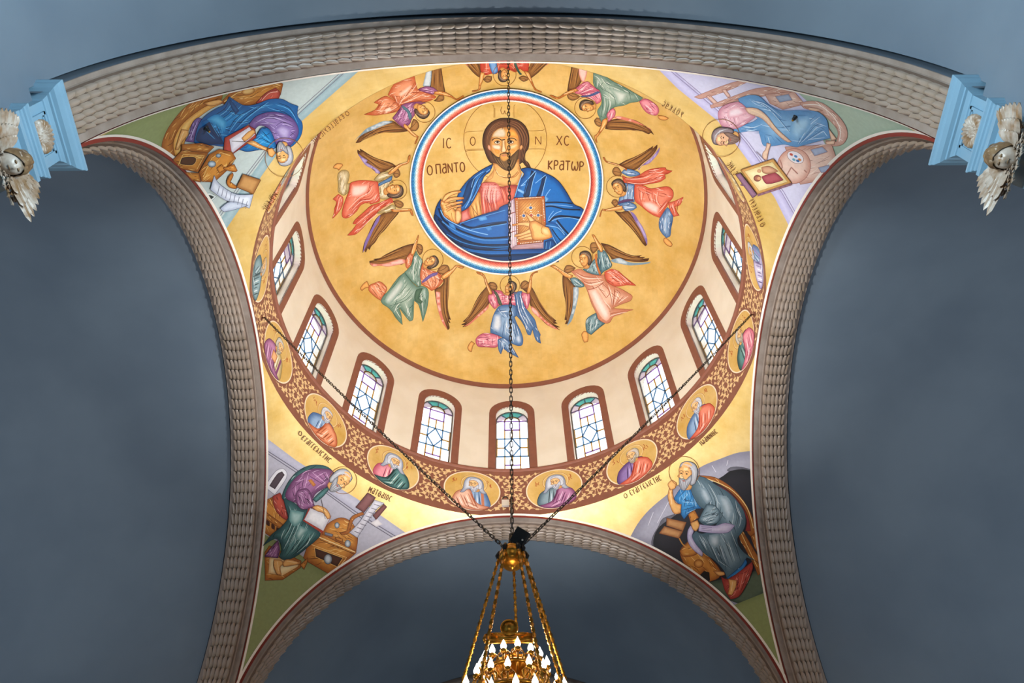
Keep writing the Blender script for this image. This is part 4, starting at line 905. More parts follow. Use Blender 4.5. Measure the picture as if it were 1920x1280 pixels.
def limb(F, name, pts, hi=None):
    F.part(name); k = getattr(F, 'skin', ('B0672C', 'E6AE66', '6E3A16')); F.fill(pts, k[0], k[1], 2.4, 0.6, k[2])
    if hi: F.line(hi, 'F6DAAC', 0.8)
def head(F, c, h, rot, hair=('2E2420', '6A5648'), halo=None, beard=None, flip=False, skin=('A8662E', 'E4AC66'), bald=False):
    t = math.radians(rot); ct, st = math.cos(t), math.sin(t); s_ = -1 if flip else 1
    T = lambda L: [(c[0]+h*(s_*x*ct-y*st), c[1]+h*(s_*x*st+y*ct)) for x, y in L]
    if halo:
        F.part('halo', 'thin halo ring'); F.circle(halo[0], halo[1], '8A5A22', 1.0)
    F.part('head')
    F.fill(T([(-.1, .3), (-.12, .55), (.0, .66), (.25, .62), (.3, .4), (.2, .2)]), skin[0], 'D09A58', 2)
    F.part('hair', None, 'head')
    F.fill(T([(-.30, -.18), (-.24, -.42), (.04, -.52), (.32, -.44), (.47, -.16), (.46, .15), (.40, .38), (.24, .46), (.12, .2), (-.1, -.1)]), hair[0], hair[1], 4, 0.7, '1E1410')
    F.part('face', None, 'head')
    F.fill(T([(-.31, -.18), (-.29, .05), (-.35, .13), (-.27, .2), (-.22, .38), (-.05, .5), (.12, .42), (.23, .2), (.24, -.08), (.1, -.3), (-.15, -.33)]), skin[0], skin[1], 3.5, 0.5, '5A3214')
    if bald: F.fill(T([(-.22, -.25), (-.15, -.44), (.08, -.48), (.22, -.36), (.1, -.28)]), skin[1], skin[1])
    F.fill(T([(-.24, .08), (-.12, .08), (-.1, .2), (-.2, .22)]), 'F0CE96'); F.fill(T([(-.12, -.25), (.05, -.25), (.05, -.14), (-.12, -.14)]), 'EFCB92')
    for x in (-.2, .03):
        F.line(T([(x-.07, -.07), (x, -.12), (x+.08, -.07)]), '3A2414', 0.9); F.fill(T([(x-.05, 0), (x, -.03), (x+.05, 0), (x, .03)]), '2A1A10')
    F.line(T([(-.12, -.08), (-.17, .13), (-.08, .15)]), '7A4620', 0.8); F.line(T([(-.15, .27), (-.08, .255), (0, .28)]), '8A3A28', 0.9)
    if beard:
        F.part('beard', None, 'head')
        F.fill(T([(-.27, .18), (-.16, .22), (-.1, .2), (.02, .24), (.12, .12), (.24, .0), (.26, .22), (.15, .48), (.02, .68), (-.12, .66), (-.24, .44)]), beard[0], beard[1], 4, 0.6, beard[2] if len(beard) > 2 else '4A4440')
        F.fill(T([(-.15, .29), (-.05, .27), (.02, .3), (-.06, .33)]), 'A85A48')
        for k in range(4): F.line(T([(-.2+.11*k, .3), (-.15+.08*k, .45), (-.1+.05*k, .62)]), beard[2] if len(beard) > 2 else '5A5450', 0.7)
    F.part('hair_strands', None, 'head')
    for k in range(4): F.line(T([(-.18+.1*k, -.38+.02*k*k), (.12+.07*k, -.36+.06*k), (.32+.03*k, -.1+.1*k)]), '9A8470' if not beard else 'C8C8CC', 0.7)
GA = 'angels painted round the dome medallion'
def angel(label, org, sc): return Fig('painted_angel', label, 'mural', 'dome', org, sc, 0.003, GA)
# left
F = angel('painted angel in coral mantle with a bare foot raised, left of the medallion', (600, 260), 5.819)
wing(F, '860,340 830,300 780,265 700,240 620,215 540,175 470,130 435,110 442,142 410,120 410,150 430,190 480,225 520,280 570,330 640,380 700,360 760,330 800,310', ['415,160 470,205 520,235 505,260 560,290 640,345 660,380 610,375 590,340 500,290 440,210'], 'lilac', '440,130 560,200 700,255 810,300', '460,190 560,270 640,340 740,340', '800,380 830,330 860,340 875,390 850,420 815,420')
wing(F, '870,780 850,820 780,900 710,990 650,1050 600,1130 560,1170 540,1210 520,1190 500,1240 475,1200 465,1245 480,1150 520,1060 560,970 600,890 660,830 760,790', ['470,1240 490,1130 530,1040 580,950 620,870 660,830 640,900 590,980 540,1090 500,1180'], 'lilac', '850,800 720,960 600,1100 530,1190', '700,830 640,930 570,1060 510,1190', '800,680 860,672 905,700 910,730 880,755 830,740')
limb(F, 'foot', '205,345 250,290 240,275 190,270 150,300 145,320 190,330')
robe(F, 'leg_robe', '330,490 300,490 320,400 300,350 240,345 195,390 200,500 200,580 260,620 300,590', 'cream', [('225,380 225,560', '300,380 280,580', 3)])
robe(F, 'mantle_tail', '250,640 200,605 140,660 180,690 160,760 150,820 135,870 180,830 240,740', 'coral', [('200,640 160,850', '230,660 190,800', 3)])
robe(F, 'tunic', '640,470 780,440 800,480 750,500 740,600 780,640 700,660 650,640 630,520', 'cream', [('660,520 660,620', '760,480 730,640', 5)])
F.fill('790,390 760,420 690,460 640,490 640,520 700,490 780,450', '33567E', '6A90B8', 3, 0.5, '2A4468')
robe(F, 'mantle', '630,470 560,460 460,455 380,465 330,490 320,560 290,640 260,720 245,790 245,850 280,868 330,850 400,790 450,720 540,690 550,715 600,700 650,680 650,620 640,540', 'coral', [('560,470 540,560 420,640 270,800', '640,640 560,700 450,700 320,840', 6), ('380,480 330,600', '540,480 500,640', 4)])
F.fill('350,500 540,490 520,580 420,640 340,640 330,570', 'E08068', 'F2D2C8', 8)
robe(F, 'scarf', '650,700 780,640 800,690 740,720 660,770 590,840 520,910 450,990 380,1045 300,1055 360,990 400,930 360,930 380,890 480,800 560,730', 'coral', [('740,660 560,780 380,920', '780,700 580,850 400,1020', 5)])
robe(F, 'sleeve', '800,380 700,360 640,390 590,450 640,465 720,430 790,400', 'cream', [('640,400 780,370', '620,450 780,400', 3)]); robe(F, 'sleeve', '790,720 700,770 640,800 620,815 700,810 770,795 820,770 830,740', 'cream', [('660,800 800,730', '700,810 810,770', 3)])
limb(F, 'arm', '740,380 790,330 860,280 950,250 965,190 985,175 985,210 965,265 880,300 830,350 760,395', '780,350 870,285 950,258'); limb(F, 'arm', '770,770 860,768 960,765 1000,770 1020,840 1000,835 980,790 880,797 800,798', '800,775 960,772')
head(F, (815, 560), 185, 90, halo=((842, 557), 106)); F.end()
# lower left
F = angel('painted angel in grey-green mantle, lower left of the medallion', (660, 440), 6.4)
wing(F, '745,105 640,130 520,180 400,240 330,280 255,290 290,305 210,315 215,345 250,375 330,365 430,380 520,350 600,355 650,310 690,240 730,180', ['215,340 330,350 430,335 520,305 590,290 640,300 640,340 560,360 430,382 330,372 250,380'], 'pink', '720,120 540,190 400,255 270,300', '690,260 560,300 400,330 230,335', '770,120 800,108 840,130 850,180 830,230 810,240 780,190')
wing(F, '1060,380 1100,360 1150,370 1170,420 1165,560 1160,700 1150,840 1160,940 1185,1020 1160,1010 1180,1060 1150,1040 1170,1120 1150,1140 1090,1060 1050,960 1020,840 1000,720 990,650 1060,620 1100,560', ['1005,680 1060,690 1060,800 1080,950 1120,1070 1150,1140 1085,1055 1040,930 1015,800'], 'pink', '1160,450 1150,700 1150,900 1170,1000', '1090,600 1080,780 1100,960 1150,1100', '1020,440 1060,380 1100,362 1150,372 1165,420 1120,470 1060,470')
limb(F, 'foot', '205,610 180,555 150,575 110,620 100,650 120,670 160,640 200,635')
robe(F, 'leg_robe', '420,650 390,600 330,560 270,580 210,610 200,660 230,700 300,760 350,790 380,730', 'orange', [('230,640 320,760', '330,590 400,680', 4)])
robe(F, 'sleeve', '700,215 660,270 640,330 650,390 670,405 710,340 735,250', 'orange', [('660,300 665,390', '710,240 700,340', 3)])
limb(F, 'arm', '795,0 770,60 730,140 705,220 715,250 745,230 770,170 785,90 800,10', '775,60 735,150 720,230'); 
robe(F, 'tunic', '845,330 830,400 815,470 825,580 850,600 930,650 960,670 1040,620 1100,550 1060,530 1080,490 1020,450 950,430 880,400', 'orange', [('850,420 900,560 950,650', '1020,470 1040,560 1000,630', 5)])
F.fill('840,560 900,500 970,460 1030,450 1020,480 950,510 880,560 840,580', '5A4A86', '7A6AA4', 3)
robe(F, 'mantle', '630,455 560,510 490,600 430,680 380,730 350,790 370,830 430,870 480,920 530,1000 605,1080 590,960 560,860 620,950 690,1035 730,1020 740,900 745,790 800,840 850,1045 900,880 920,720 905,650 840,615 790,625 720,570', 'green', [('600,490 480,660 380,790', '760,640 640,780 450,850', 7), ('570,850 690,1000', '740,760 720,980', 4), ('780,660 850,1000', '900,660 870,900', 4), ('440,870 590,1050', '540,840 590,980', 3)])
F.fill('620,520 560,560 470,660 400,760 400,810 450,830 540,740 620,620', '7E9C90', 'CFD8D2', 8); F.fill('850,670 880,640 890,780 860,750', '8AA69A', 'E0E8E2', 5); F.fill('770,660 850,640 800,760 850,800 830,830 750,780', '3E5A48', '56745E', 5)
robe(F, 'mantle_top', '770,195 735,270 710,370 630,450 720,560 800,625 830,600 815,500 825,400 845,310 800,250', 'green', [('765,210 715,380 720,540', '830,320 800,420 810,600', 5)])
limb(F, 'arm', '1070,500 1130,450 1200,410 1250,365 1350,385 1320,405 1260,385 1210,450 1150,510 1090,535', '1100,500 1200,430 1255,375')
head(F, (948, 320), 172, 62, halo=((970, 297), 124)); F.end()
# bottom
F = angel('painted angel in pink tunic and blue mantle, below the medallion behind the chain', (850, 490), 6.735)
wing(F, '540,350 550,310 510,265 460,265 430,300 400,340 340,410 280,510 230,620 180,700 120,760 160,765 100,800 150,800 115,825 180,810 300,700 380,640 450,540 470,440', ['130,820 220,760 320,660 420,570 450,530 440,590 370,660 300,715 200,800'], 'pink', '430,310 320,460 220,650 140,770', '460,450 400,570 280,690 160,790', '440,290 480,262 530,275 555,320 545,360 480,350')
wing(F, '850,320 860,270 900,242 945,260 1000,340 1050,430 1110,540 1180,640 1240,700 1300,750 1275,760 1315,780 1260,790 1345,830 1300,830 1345,865 1200,810 1100,720 1010,620 970,540 960,430', ['975,560 1040,600 1110,690 1200,770 1340,865 1230,830 1110,730 1000,640'], 'pink', '990,340 1100,530 1200,670 1290,760', '970,450 1030,580 1130,700 1300,830', '850,340 860,270 900,244 945,262 960,320 900,350')
limb(F, 'foot', '275,1040 230,1005 200,1040 180,1090 200,1130 230,1140 250,1060')
robe(F, 'leg_robe', '470,910 400,905 330,930 285,980 290,1040 320,1075 420,1080 530,1085 580,1050 620,1000 560,930', 'pink', [('320,960 330,1060', '560,940 560,1060', 5)])
robe(F, 'mantle_tail', '560,990 640,960 720,1030 750,1090 825,1215 740,1170 660,1120 630,1090 600,1170 570,1110', 'blue', [('590,1000 600,1150', '710,1030 800,1190', 5)])
robe(F, 'tunic', '490,370 600,370 640,420 690,425 760,390 870,380 870,450 790,530 780,560 700,545 600,550 560,560 520,450', 'pink', [('520,390 580,550', '840,390 780,540', 9)])
F.fill('500,355 550,390 590,470 620,550 580,550 540,450', '3E4A3A', '5E6A56', 3)
robe(F, 'robe', '580,565 700,545 790,560 800,680 770,700 800,780 850,880 880,980 870,1050 830,1065 760,1045 720,1020 700,1000 560,930 470,900 470,830 500,700 530,630', 'blue', [('540,650 490,880', '690,690 660,980', 5), ('540,630 700,600', '560,660 790,670', 4), ('720,720 720,1000', '790,780 860,1020', 5)])
F.fill('520,670 600,660 620,800 580,900 490,850 500,740', '7C9CC2', 'DCE4EE', 8); F.fill('790,940 840,920 860,1000 830,1040 790,1000', '6E90BC', 'CBDAEA', 5)
robe(F, 'mantle', '765,395 860,372 880,460 920,590 970,660 1030,740 1060,850 1100,925 1090,950 1105,1035 1050,1000 1020,930 1000,850 975,930 940,920 900,820 850,740 800,680 790,540', 'blue', [('780,410 820,660 950,910', '860,390 900,580 1060,860', 6)])
robe(F, 'sleeve', '490,370 500,410 450,420 440,470 470,540 520,600 560,560 540,440', 'pink', [('460,440 510,580', '510,400 550,550', 3)]); robe(F, 'sleeve', '870,390 920,400 960,400 970,470 940,590 920,600 880,500 860,420', 'pink', [('880,410 925,590', '960,420 940,580', 3)])
limb(F, 'arm', '455,420 430,350 400,270 375,190 300,150 290,130 350,140 385,165 410,210 440,290 480,370 495,410', '400,220 430,320 460,390'); limb(F, 'arm', '925,410 940,330 960,240 985,160 1060,120 1070,135 1010,160 990,240 990,320 960,400', '975,230 960,330')
head(F, (715, 325), 165, 30, halo=((715, 302), 124)); F.end()
# lower right
F = angel('painted angel in peach mantle with grey-teal sleeves, lower right of the medallion', (1030, 440), 6.095)
wing(F, '590,95 680,115 780,165 880,215 970,240 1055,235 1020,255 1095,255 1060,275 1140,270 1120,300 1000,310 900,300 800,290 720,280 690,240 640,180', ['700,290 800,265 900,310 1010,320 1160,308 1130,330 1000,345 920,350 800,330 720,310'], 'grey', '620,110 780,180 940,245 1060,255', '660,200 760,265 900,295 1100,295', '465,150 480,95 530,90 560,140 540,180 500,215')
wing(F, '160,440 150,500 160,640 185,760 190,880 175,970 200,975 180,1020 215,1010 240,950 270,830 290,700 300,600 250,540', ['275,600 330,590 335,660 320,760 290,880 250,990 200,1040 230,960 265,820'], 'grey', '165,480 190,720 195,960', '260,570 260,760 210,1000', '165,410 190,355 240,348 300,380 260,420 200,440')
limb(F, 'foot', '440,1120 400,1100 370,1130 380,1190 400,1230 440,1220')
robe(F, 'leg_robe', '540,890 480,920 430,960 415,1020 430,1110 480,1140 560,1070 640,1010 560,965', 'teal', [('450,960 450,1110', '560,960 520,1090', 5)])
robe(F, 'sleeve', '235,500 300,490 390,560 400,590 360,600 300,590 260,550', 'teal', [('260,520 370,590', '300,500 390,580', 3)])
robe(F, 'mantle_tail', '630,430 700,395 780,410 850,470 990,580 880,575 780,590 720,580 650,520', 'coral', [('660,440 820,570', '760,420 940,570', 5)])
robe(F, 'tunic', '470,330 540,250 560,300 590,460 540,460 440,430 380,395 460,360', 'teal', [('480,350 540,450', '540,280 580,440', 4)])
robe(F, 'mantle', '350,390 250,420 300,470 380,540 430,630 480,780 540,900 560,960 640,1010 690,1000 730,940 820,900 960,855 860,850 720,840 830,790 930,750 945,700 900,665 800,610 720,580 640,520 630,450 580,465 480,450 400,420', 'peach', [('290,420 400,480 600,490', '400,560 480,590 620,540', 6), ('640,560 700,700 720,830', '740,600 740,700 720,840', 4), ('760,620 730,820', '920,680 760,800', 5), ('560,960 700,900 940,858', '660,1000 740,930 850,900', 3)])
F.fill('440,630 540,610 630,760 690,880 690,950 650,985 600,950 520,820', 'DDA890', 'F0E0D6', 9); F.line('440,630 540,600 620,545', '9A523A', 1.4); F.line('640,560 690,660 650,720 560,600', 'B0644A', 1.2)
robe(F, 'sleeve', '600,175 640,190 700,310 715,350 690,380 620,420 590,460 560,300 550,180', 'teal', [('570,200 600,440', '650,220 690,370', 5)]); F.fill('520,230 545,215 550,330 595,450 570,460 530,330', 'B0602C', 'DE9050', 3)
limb(F, 'arm', '485,0 520,70 560,160 590,200 610,190 600,130 560,80 510,0', '510,30 560,120 590,180'); limb(F, 'arm', '270,465 200,440 120,390 50,345 10,360 40,375 110,420 180,480 250,500', '60,360 140,410 240,470')
head(F, (400, 275), 175, -5, halo=((376, 256), 122)); F.end()
# right
F = angel('painted angel in coral mantle with blue sleeves, right of the medallion', (1100, 260), 5.82)
wing(F, '340,290 420,240 520,200 600,160 680,110 725,80 715,115 770,65 765,110 700,200 620,260 560,320 500,345 440,330 400,310', ['560,330 640,260 720,190 800,90 790,140 760,190 680,270 600,300 570,345'], 'lilac', '380,280 560,190 710,100', '480,330 620,240 760,110', '280,360 300,315 340,310 380,370 370,410 310,400')
wing(F, '305,790 370,800 450,790 500,850 560,930 610,1010 640,1090 660,1150 640,1170 610,1140 560,1070 480,970 390,880', ['470,790 520,820 570,900 620,980 660,1090 660,1165 630,1090 590,1000 530,900'], 'lilac', '330,800 480,950 620,1130', '440,800 560,950 640,1110', '270,700 290,665 330,668 350,710 310,745')
limb(F, 'foot', '860,1080 890,1100 935,1150 920,1180 880,1165 840,1120 845,1085')
robe(F, 'leg_robe', '880,750 930,800 940,870 920,980 910,1060 870,1080 820,1030 790,960 800,860 850,790', 'blue', [('820,860 840,1040', '920,820 900,1050', 4)])
robe(F, 'mantle_tail', '890,700 960,680 1055,635 1020,720 960,740 985,800 1010,835 950,850 910,780', 'coral', [('910,720 960,840', '1000,670 990,820', 4)])
robe(F, 'tunic', '400,480 520,500 520,690 420,690 350,690 360,640 410,600 420,540', 'blue', [('430,500 400,680', '510,510 510,680', 6)]); F.fill('340,690 420,660 510,660 510,680 420,690 345,715', '4E3458', '6A4A76', 3)
robe(F, 'mantle', '525,500 600,505 640,520 700,545 800,530 890,525 940,570 940,640 890,700 850,780 800,860 740,840 660,790 590,730 530,680 520,580', 'coral', [('560,520 590,720', '640,530 600,700', 3), ('650,560 700,700 740,830', '800,560 780,680 850,760', 6), ('740,830 900,640', '790,850 930,660', 3)])
F.fill('600,690 700,680 800,740 780,830 700,800 620,740', 'E08A74', 'F0D4CC', 7)
robe(F, 'scarf', '390,400 450,430 560,405 650,350 740,325 860,315 870,340 935,350 890,380 850,390 860,430 800,470 700,490 600,505 500,490 400,480', 'coral', [('420,430 600,420 760,345', '420,470 600,490 830,430', 5)])
robe(F, 'sleeve', '420,330 500,340 570,370 580,390 540,405 460,410 380,370', 'blue', [('420,350 560,380', '420,390 550,400', 3)]); robe(F, 'sleeve', '340,715 450,690 530,720 545,750 500,780 420,785 390,750', 'blue', [('380,720 530,740', '420,780 520,760', 3)])
limb(F, 'arm', '435,350 380,310 290,280 210,255 175,200 190,200 215,245 300,265 390,300 440,330', '230,255 320,280 420,330'); limb(F, 'arm', '390,730 300,745 210,770 170,765 150,850 135,850 160,780 210,790 300,785 390,775', '210,780 380,745')
head(F, (342, 530), 172, -28, halo=((332, 522), 117)); F.end()
# upper left
F = angel('painted angel in orange mantle over purple, upper left of the medallion', (600, 120), 5.8167)
wing(F, '790,620 700,640 620,690 540,730 480,750 430,800 390,860 440,850 500,800 600,760 700,745 800,745 900,740 960,730 930,690 880,680', ['370,840 430,780 500,710 600,660 700,620 800,630 720,660 600,710 480,760'], 'grey', '850,650 650,690 420,830', '920,730 680,745 440,845', '990,690 1000,640 1020,600 1060,620 1080,680 1040,730 960,710')
wing(F, '1200,300 1205,150 1220,20 1320,20 1345,200 1365,300 1300,320', ['1120,240 1150,120 1170,20 1220,20 1205,230 1180,250'], 'grey', '1215,290 1240,40', '1340,290 1310,40', '1260,390 1300,340 1350,340 1350,390 1300,410 1240,400')
robe(F, 'mantle_tail', '590,420 650,380 720,350 800,390 850,430 870,480 830,520 700,545 600,560 480,550 600,500 640,440', 'orange', [('700,370 600,540', '850,450 720,540', 5)]); F.fill('700,500 760,470 790,500 720,530', 'E8B49A', 'F6E0D2', 3)
robe(F, 'mantle', '1030,130 1050,230 1070,280 1150,310 1240,340 1270,360 1200,400 1120,415 960,425 890,445 860,470 840,430 800,380 740,340 780,260 850,180', 'orange', [('840,420 950,330 1040,180', '900,440 1050,400 1220,370', 7), ('760,330 840,420', '1000,230 860,450', 5)]); F.fill('850,330 980,230 1010,240 960,310 880,360', 'E4A080', 'F4DACA', 6)
robe(F, 'tunic', '890,450 960,425 1100,410 1160,425 1100,440 1040,480 1040,540 1000,600 980,650 920,700 850,650 790,590 870,490', 'purple', [('880,470 830,600', '1040,430 960,650', 7)]); F.fill('895,450 960,490 1000,560 990,610 970,600 950,530 900,480', '3E5C6A', '5E8090', 3)
robe(F, 'sleeve', '1070,280 1150,245 1230,255 1290,300 1240,330 1150,310', 'purple', [('1090,280 1260,300', '1150,260 1260,290', 3)])
limb(F, 'arm', '1250,300 1340,300 1430,340 1490,380 1560,340 1570,355 1500,395 1420,360 1330,340 1240,330', '1300,310 1420,345'); limb(F, 'arm', '910,680 950,720 1010,780 1060,800 1030,870 1045,870 1075,790 1010,740 950,670 920,650', '950,700 1040,785')
head(F, (1120, 510), 165, 135, halo=((1142, 525), 112)); F.end()
# upper right
F = angel('painted angel in green mantle over pink, upper right of the medallion', (1020, 110), 8.0)
wing(F, '350,480 370,350 400,200 420,60 620,60 620,200 560,340 470,460', ['520,200 530,60 660,60 640,240 600,360 560,330'], 'pink', '370,460 440,80', '500,400 560,80', '345,520 400,510 480,530 540,570 490,610 420,625 360,590')
wing(F, '950,950 1050,910 1200,900 1350,920 1470,980 1590,1060 1645,1140 1600,1110 1570,1130 1480,1090 1380,1070 1200,1070 1020,1065 920,1050', ['1040,890 1100,860 1250,890 1390,940 1500,1000 1620,1080 1580,1040 1420,980 1200,920'], 'pink', '1000,940 1300,940 1600,1090', '950,1040 1250,1060 1560,1110', '755,930 790,885 860,910 880,980 830,1020 780,990')
limb(F, 'foot', '1710,850 1800,860 1870,890 1830,920 1750,915 1710,880')
robe(F, 'leg_robe', '1430,640 1520,600 1640,660 1710,730 1720,800 1680,850 1560,820 1480,740', 'pink', [('1460,660 1600,820', '1580,660 1700,800', 4)])
robe(F, 'tunic', '540,530 680,490 840,480 860,540 850,640 790,680 740,620 640,590', 'pink', [('560,540 780,660', '800,500 850,620', 5)]); F.fill('540,560 680,540 800,490 850,500 780,540 680,570 560,575', '3A4A78', '5A6EA0', 3)
robe(F, 'sleeve', '440,480 520,410 600,355 660,345 720,400 830,480 700,500 540,530 480,520', 'pink', [('480,500 640,370', '560,520 760,460', 6)])
robe(F, 'mantle', '740,280 740,200 900,250 1000,320 1150,400 1280,470 1480,590 1420,640 1300,660 1200,700 1080,720 1000,760 930,890 870,960 840,900 800,790 860,680 860,560 830,470 780,440 740,370', 'green', [('860,500 880,700 850,900', '980,560 1000,700 930,880', 5), ('900,470 1050,560 1080,700', '1000,380 1250,480 1300,640', 7), ('760,300 780,420', '900,330 820,460', 4)]); F.fill('960,440 1150,480 1260,520 1200,640 1100,680 1060,560', '8CA698', 'CBD6CE', 8)
robe(F, 'sleeve', '960,900 940,850 980,780 1040,745 1070,790 1060,860 1000,920 960,945', 'pink', [('970,920 1000,780', '1020,900 1050,780', 3)])
limb(F, 'arm', '480,450 400,470 320,510 210,580 110,545 80,550 150,590 210,605 330,550 430,510 520,480', '300,530 450,480'); limb(F, 'arm', '940,890 950,960 900,1040 820,1150 790,1190 800,1260 780,1250 750,1160 800,1120 860,1000 880,920', '920,960 840,1090')
head(F, (640, 722), 215, -82, halo=((620, 740), 160)); F.end()
# top, half hidden by the near arch
F = angel('painted angel in red robe seen upside down at the top edge of the dome', (840, 0), 7.1125)
wing(F, '120,740 420,740 430,870 440,960 470,1050 400,1020 330,960 270,890', ['100,740 150,720 280,890 240,860'], 'pink', '180,760 440,1020', '400,760 450,980', '470,1060 520,1100 575,1080 585,1020 520,1010')
wing(F, '1450,740 1120,740 1100,860 1040,960 1110,1040 1200,970 1300,870', ['1470,740 1430,720 1300,880 1330,860'], 'pink', '1400,760 1100,1020', '1150,760 1060,980', '940,1040 1000,1085 1060,1070 1080,1040 1000,1010')
robe(F, 'robe', '430,860 420,720 1090,720 1080,850 1070,950 1010,950 960,920 900,960 820,930 700,920 650,980 580,980 500,1000 440,950', 'red', [('470,740 480,970', '700,740 660,930', 5), ('820,740 820,920', '1040,740 1030,940', 6)])
F.fill('550,860 540,720 650,720 650,850 660,960 600,990 570,930', '2F68A8', '78A8DC', 4, 0.6, '24487A'); F.fill('880,850 870,720 905,720 915,850 960,960 990,990 960,1000 910,930', '2E4A40', '4E6E60', 3)
limb(F, 'arm', '435,960 490,970 470,1060 440,1140 430,1190 380,1215 330,1225 320,1210 400,1190 410,1130 420,1040', '455,990 435,1100'); limb(F, 'arm', '1010,950 1070,960 1110,1040 1150,1150 1180,1190 1250,1220 1240,1235 1160,1200 1130,1150 1080,1060', '1050,980 1110,1080')
head(F, (745, 1008), 165, 178, halo=((755, 993), 152)); F.end()
# ------------------------------------------------------------------ the four seated writers on the pendentives
PAL.update({'mteal': ('1E4448', '5A8A88', '0E2628', 'BCD4D0'), 'plum': ('5E2E58', '9A6490', '3A1838', 'D0A8C8'), 'ochre': ('9A5418', 'D08A38', '5E2E0C', 'F2C878'), 'navy': ('0C5490', '1E8ACA', '082848', '6CBCE8'), 'violet': ('5A3E78', '9078B0', '362450', 'C8B8DC'), 'slate': ('46606E', '8AA2AE', '24363E', 'CCDAE0'), 'azure': ('14609C', '3C90CC', '0C3A66', '9CCCEC'),
            'glareblue': ('5A90C0', '8AB8DC', '3E6C9C', 'D0E6F4'), 'glarepink': ('C08090', 'E4B4BE', '9A5A6E', 'F6E0E4'), 'glarewood': ('C49484', 'E6C4B4', '9E6A5E', 'F6E6DA'), 'scarlet': ('8E2A22', 'C0503E', '5A1612', 'E89A84'), 'scroll': ('9C98A8', 'D2CEDA', '6A6678', 'F0EEF4')})  # the blue, pink and wood pastels have glare mixed into the colour
GREY = ('6E6E74', 'B4B4BA', '4A4A50')
def writer(label, org, sc): return Fig('painted_writer', label, 'mural', 'pend', org, sc, 0.003, 'seated writers painted on the pendentives')
def shape(F, name, items, label=None):
    F.part(name, label)
    for it in items:
        pal, pts = it[0], it[1]; e, c, d, l = PAL[pal]; F.fill(pts, e, c, None, 0.8, d, smooth=not (len(it) > 2 and it[2])); hatch(F, pts, d, l, 0.5)
def ctext(F, word, a, b, h, w=1.15, gap=0.42, col='5E2E12'):
    a, b = np.array(a, float), np.array(b, float); d = (b-a)/np.hypot(*(b-a)); u = np.array([d[1], -d[0]]); F.text(word, a-u*h/2, b-u*h/2, h, col, w, gap=gap)
# ---- lower left: man bent over a book at a desk
F = writer('painted grey-bearded man in plum and dark green bent over a book, lower left', (470, 780), 4.0)
F.part('wall_ground', 'grey painted wall with a moulding')
F.fill('40,105 340,330 620,510 800,620 1160,872 1300,960 1000,1100 700,1290 300,1300 40,1100', 'A3A0AE', 'B4B1BE', 30, smooth=False)
F.fill('40,105 340,330 620,510 800,620 1160,872 1100,905 780,710 330,390 40,200', 'ABA8BA', 'C2C0CE', 12, smooth=False)
for l in ('40,205 330,392 560,555 780,712 1100,908', '40,222 325,410 560,572 770,726 1080,918'): F.line(l, '5C5866', 1.4, smooth=False)
F.fill('105,530 185,415 240,392 272,425 262,475 180,590', 'D6D4DC', 'E6E4EA', 4, 0.7, '5A5660'); F.fill('140,522 200,432 236,414 255,440 182,548', '3A2E34', '4E4048', 3)
F.part('ground', 'green painted ground')
F.fill('40,850 330,1010 700,1260 400,1500 100,1800 -140,2060 -60,1600 0,1300', '828C58', '8E9864', 20, smooth=False)
shape(F, 'bench', [('ochre', '70,650 165,605 290,790 240,850 150,905 60,840', 1), ('ochre', '75,690 240,810 235,850 70,745', 1)], 'ochre wooden bench')
for k in range(4): F.fill([(80+k*38, 752+k*26), (104+k*38, 768+k*26), (104+k*38, 800+k*26), (80+k*38, 786+k*26)], '4A2410')
shape(F, 'cushion', [('scarlet', '165,600 220,573 255,640 275,740 295,790 230,755 180,690')])
shape(F, 'footstool', [('ochre', '105,1020 140,970 380,1085 375,1135 240,1226 108,1232', 1)]); F.fill('140,1050 372,1092 352,1130 240,1196 132,1178', 'E0B070', 'F4DCA8', 6, 0.7, '6E3A12', smooth=False)
shape(F, 'desk', [('ochre', '500,900 430,960 395,1062 425,1090 600,1190 705,1100 790,1025 800,920 560,840', 1), ('ochre', '535,885 560,830 605,788 680,760 750,788 790,850 803,925 790,1012'), ('ochre', '370,1115 430,1060 425,1095 400,1150', 1)], 'ochre writing desk')
F.fill('478,985 692,1062 650,1130 488,1055', '3E1E12', '54301E', 6, 1.0, 'F0C070', smooth=False); F.line('450,960 720,1060 640,1160', 'F0C478', 1.2, smooth=False); F.line('510,905 785,1020', 'F6DCA0', 1.6); F.line('520,925 780,1035', '5E2E0C', 1.2)
for q, r_ in (((580, 1072), 30), ((648, 818), 18), ((728, 955), 22)): F.fill(F.ell(q, r_, r_*1.25), '6A727C', 'D4DCE2', 5, 0.6, '3A3E46')
F.fill('555,868 620,885 610,905 555,890', '4A4A54', '9A9AA6', 3)
shape(F, 'mantle', [('mteal', '640,440 580,382 500,364 420,377 340,424 285,490 245,570 238,620 300,655 330,570 400,480 500,420 600,440')], 'dark green mantle')
robe(F, 'tunic', '260,600 290,520 350,450 440,400 540,393 612,410 622,455 590,520 540,545 480,590 470,650 482,682 380,702 345,650 300,642', 'plum', [('300,540 330,640', '440,420 400,560', 5), ('420,430 560,520', '560,400 600,490', 5)])
F.fill('430,480 455,470 490,515 470,530', 'A05A28', 'C8823C', 3); shape(F, 'chest_fold', [('mteal', '605,525 545,600 490,645 465,622 520,570 560,540')])
robe(F, 'sleeve', '350,560 420,543 452,580 472,650 482,678 385,700 343,650 338,600', 'plum', [('360,580 390,690', '430,560 460,670', 5)])
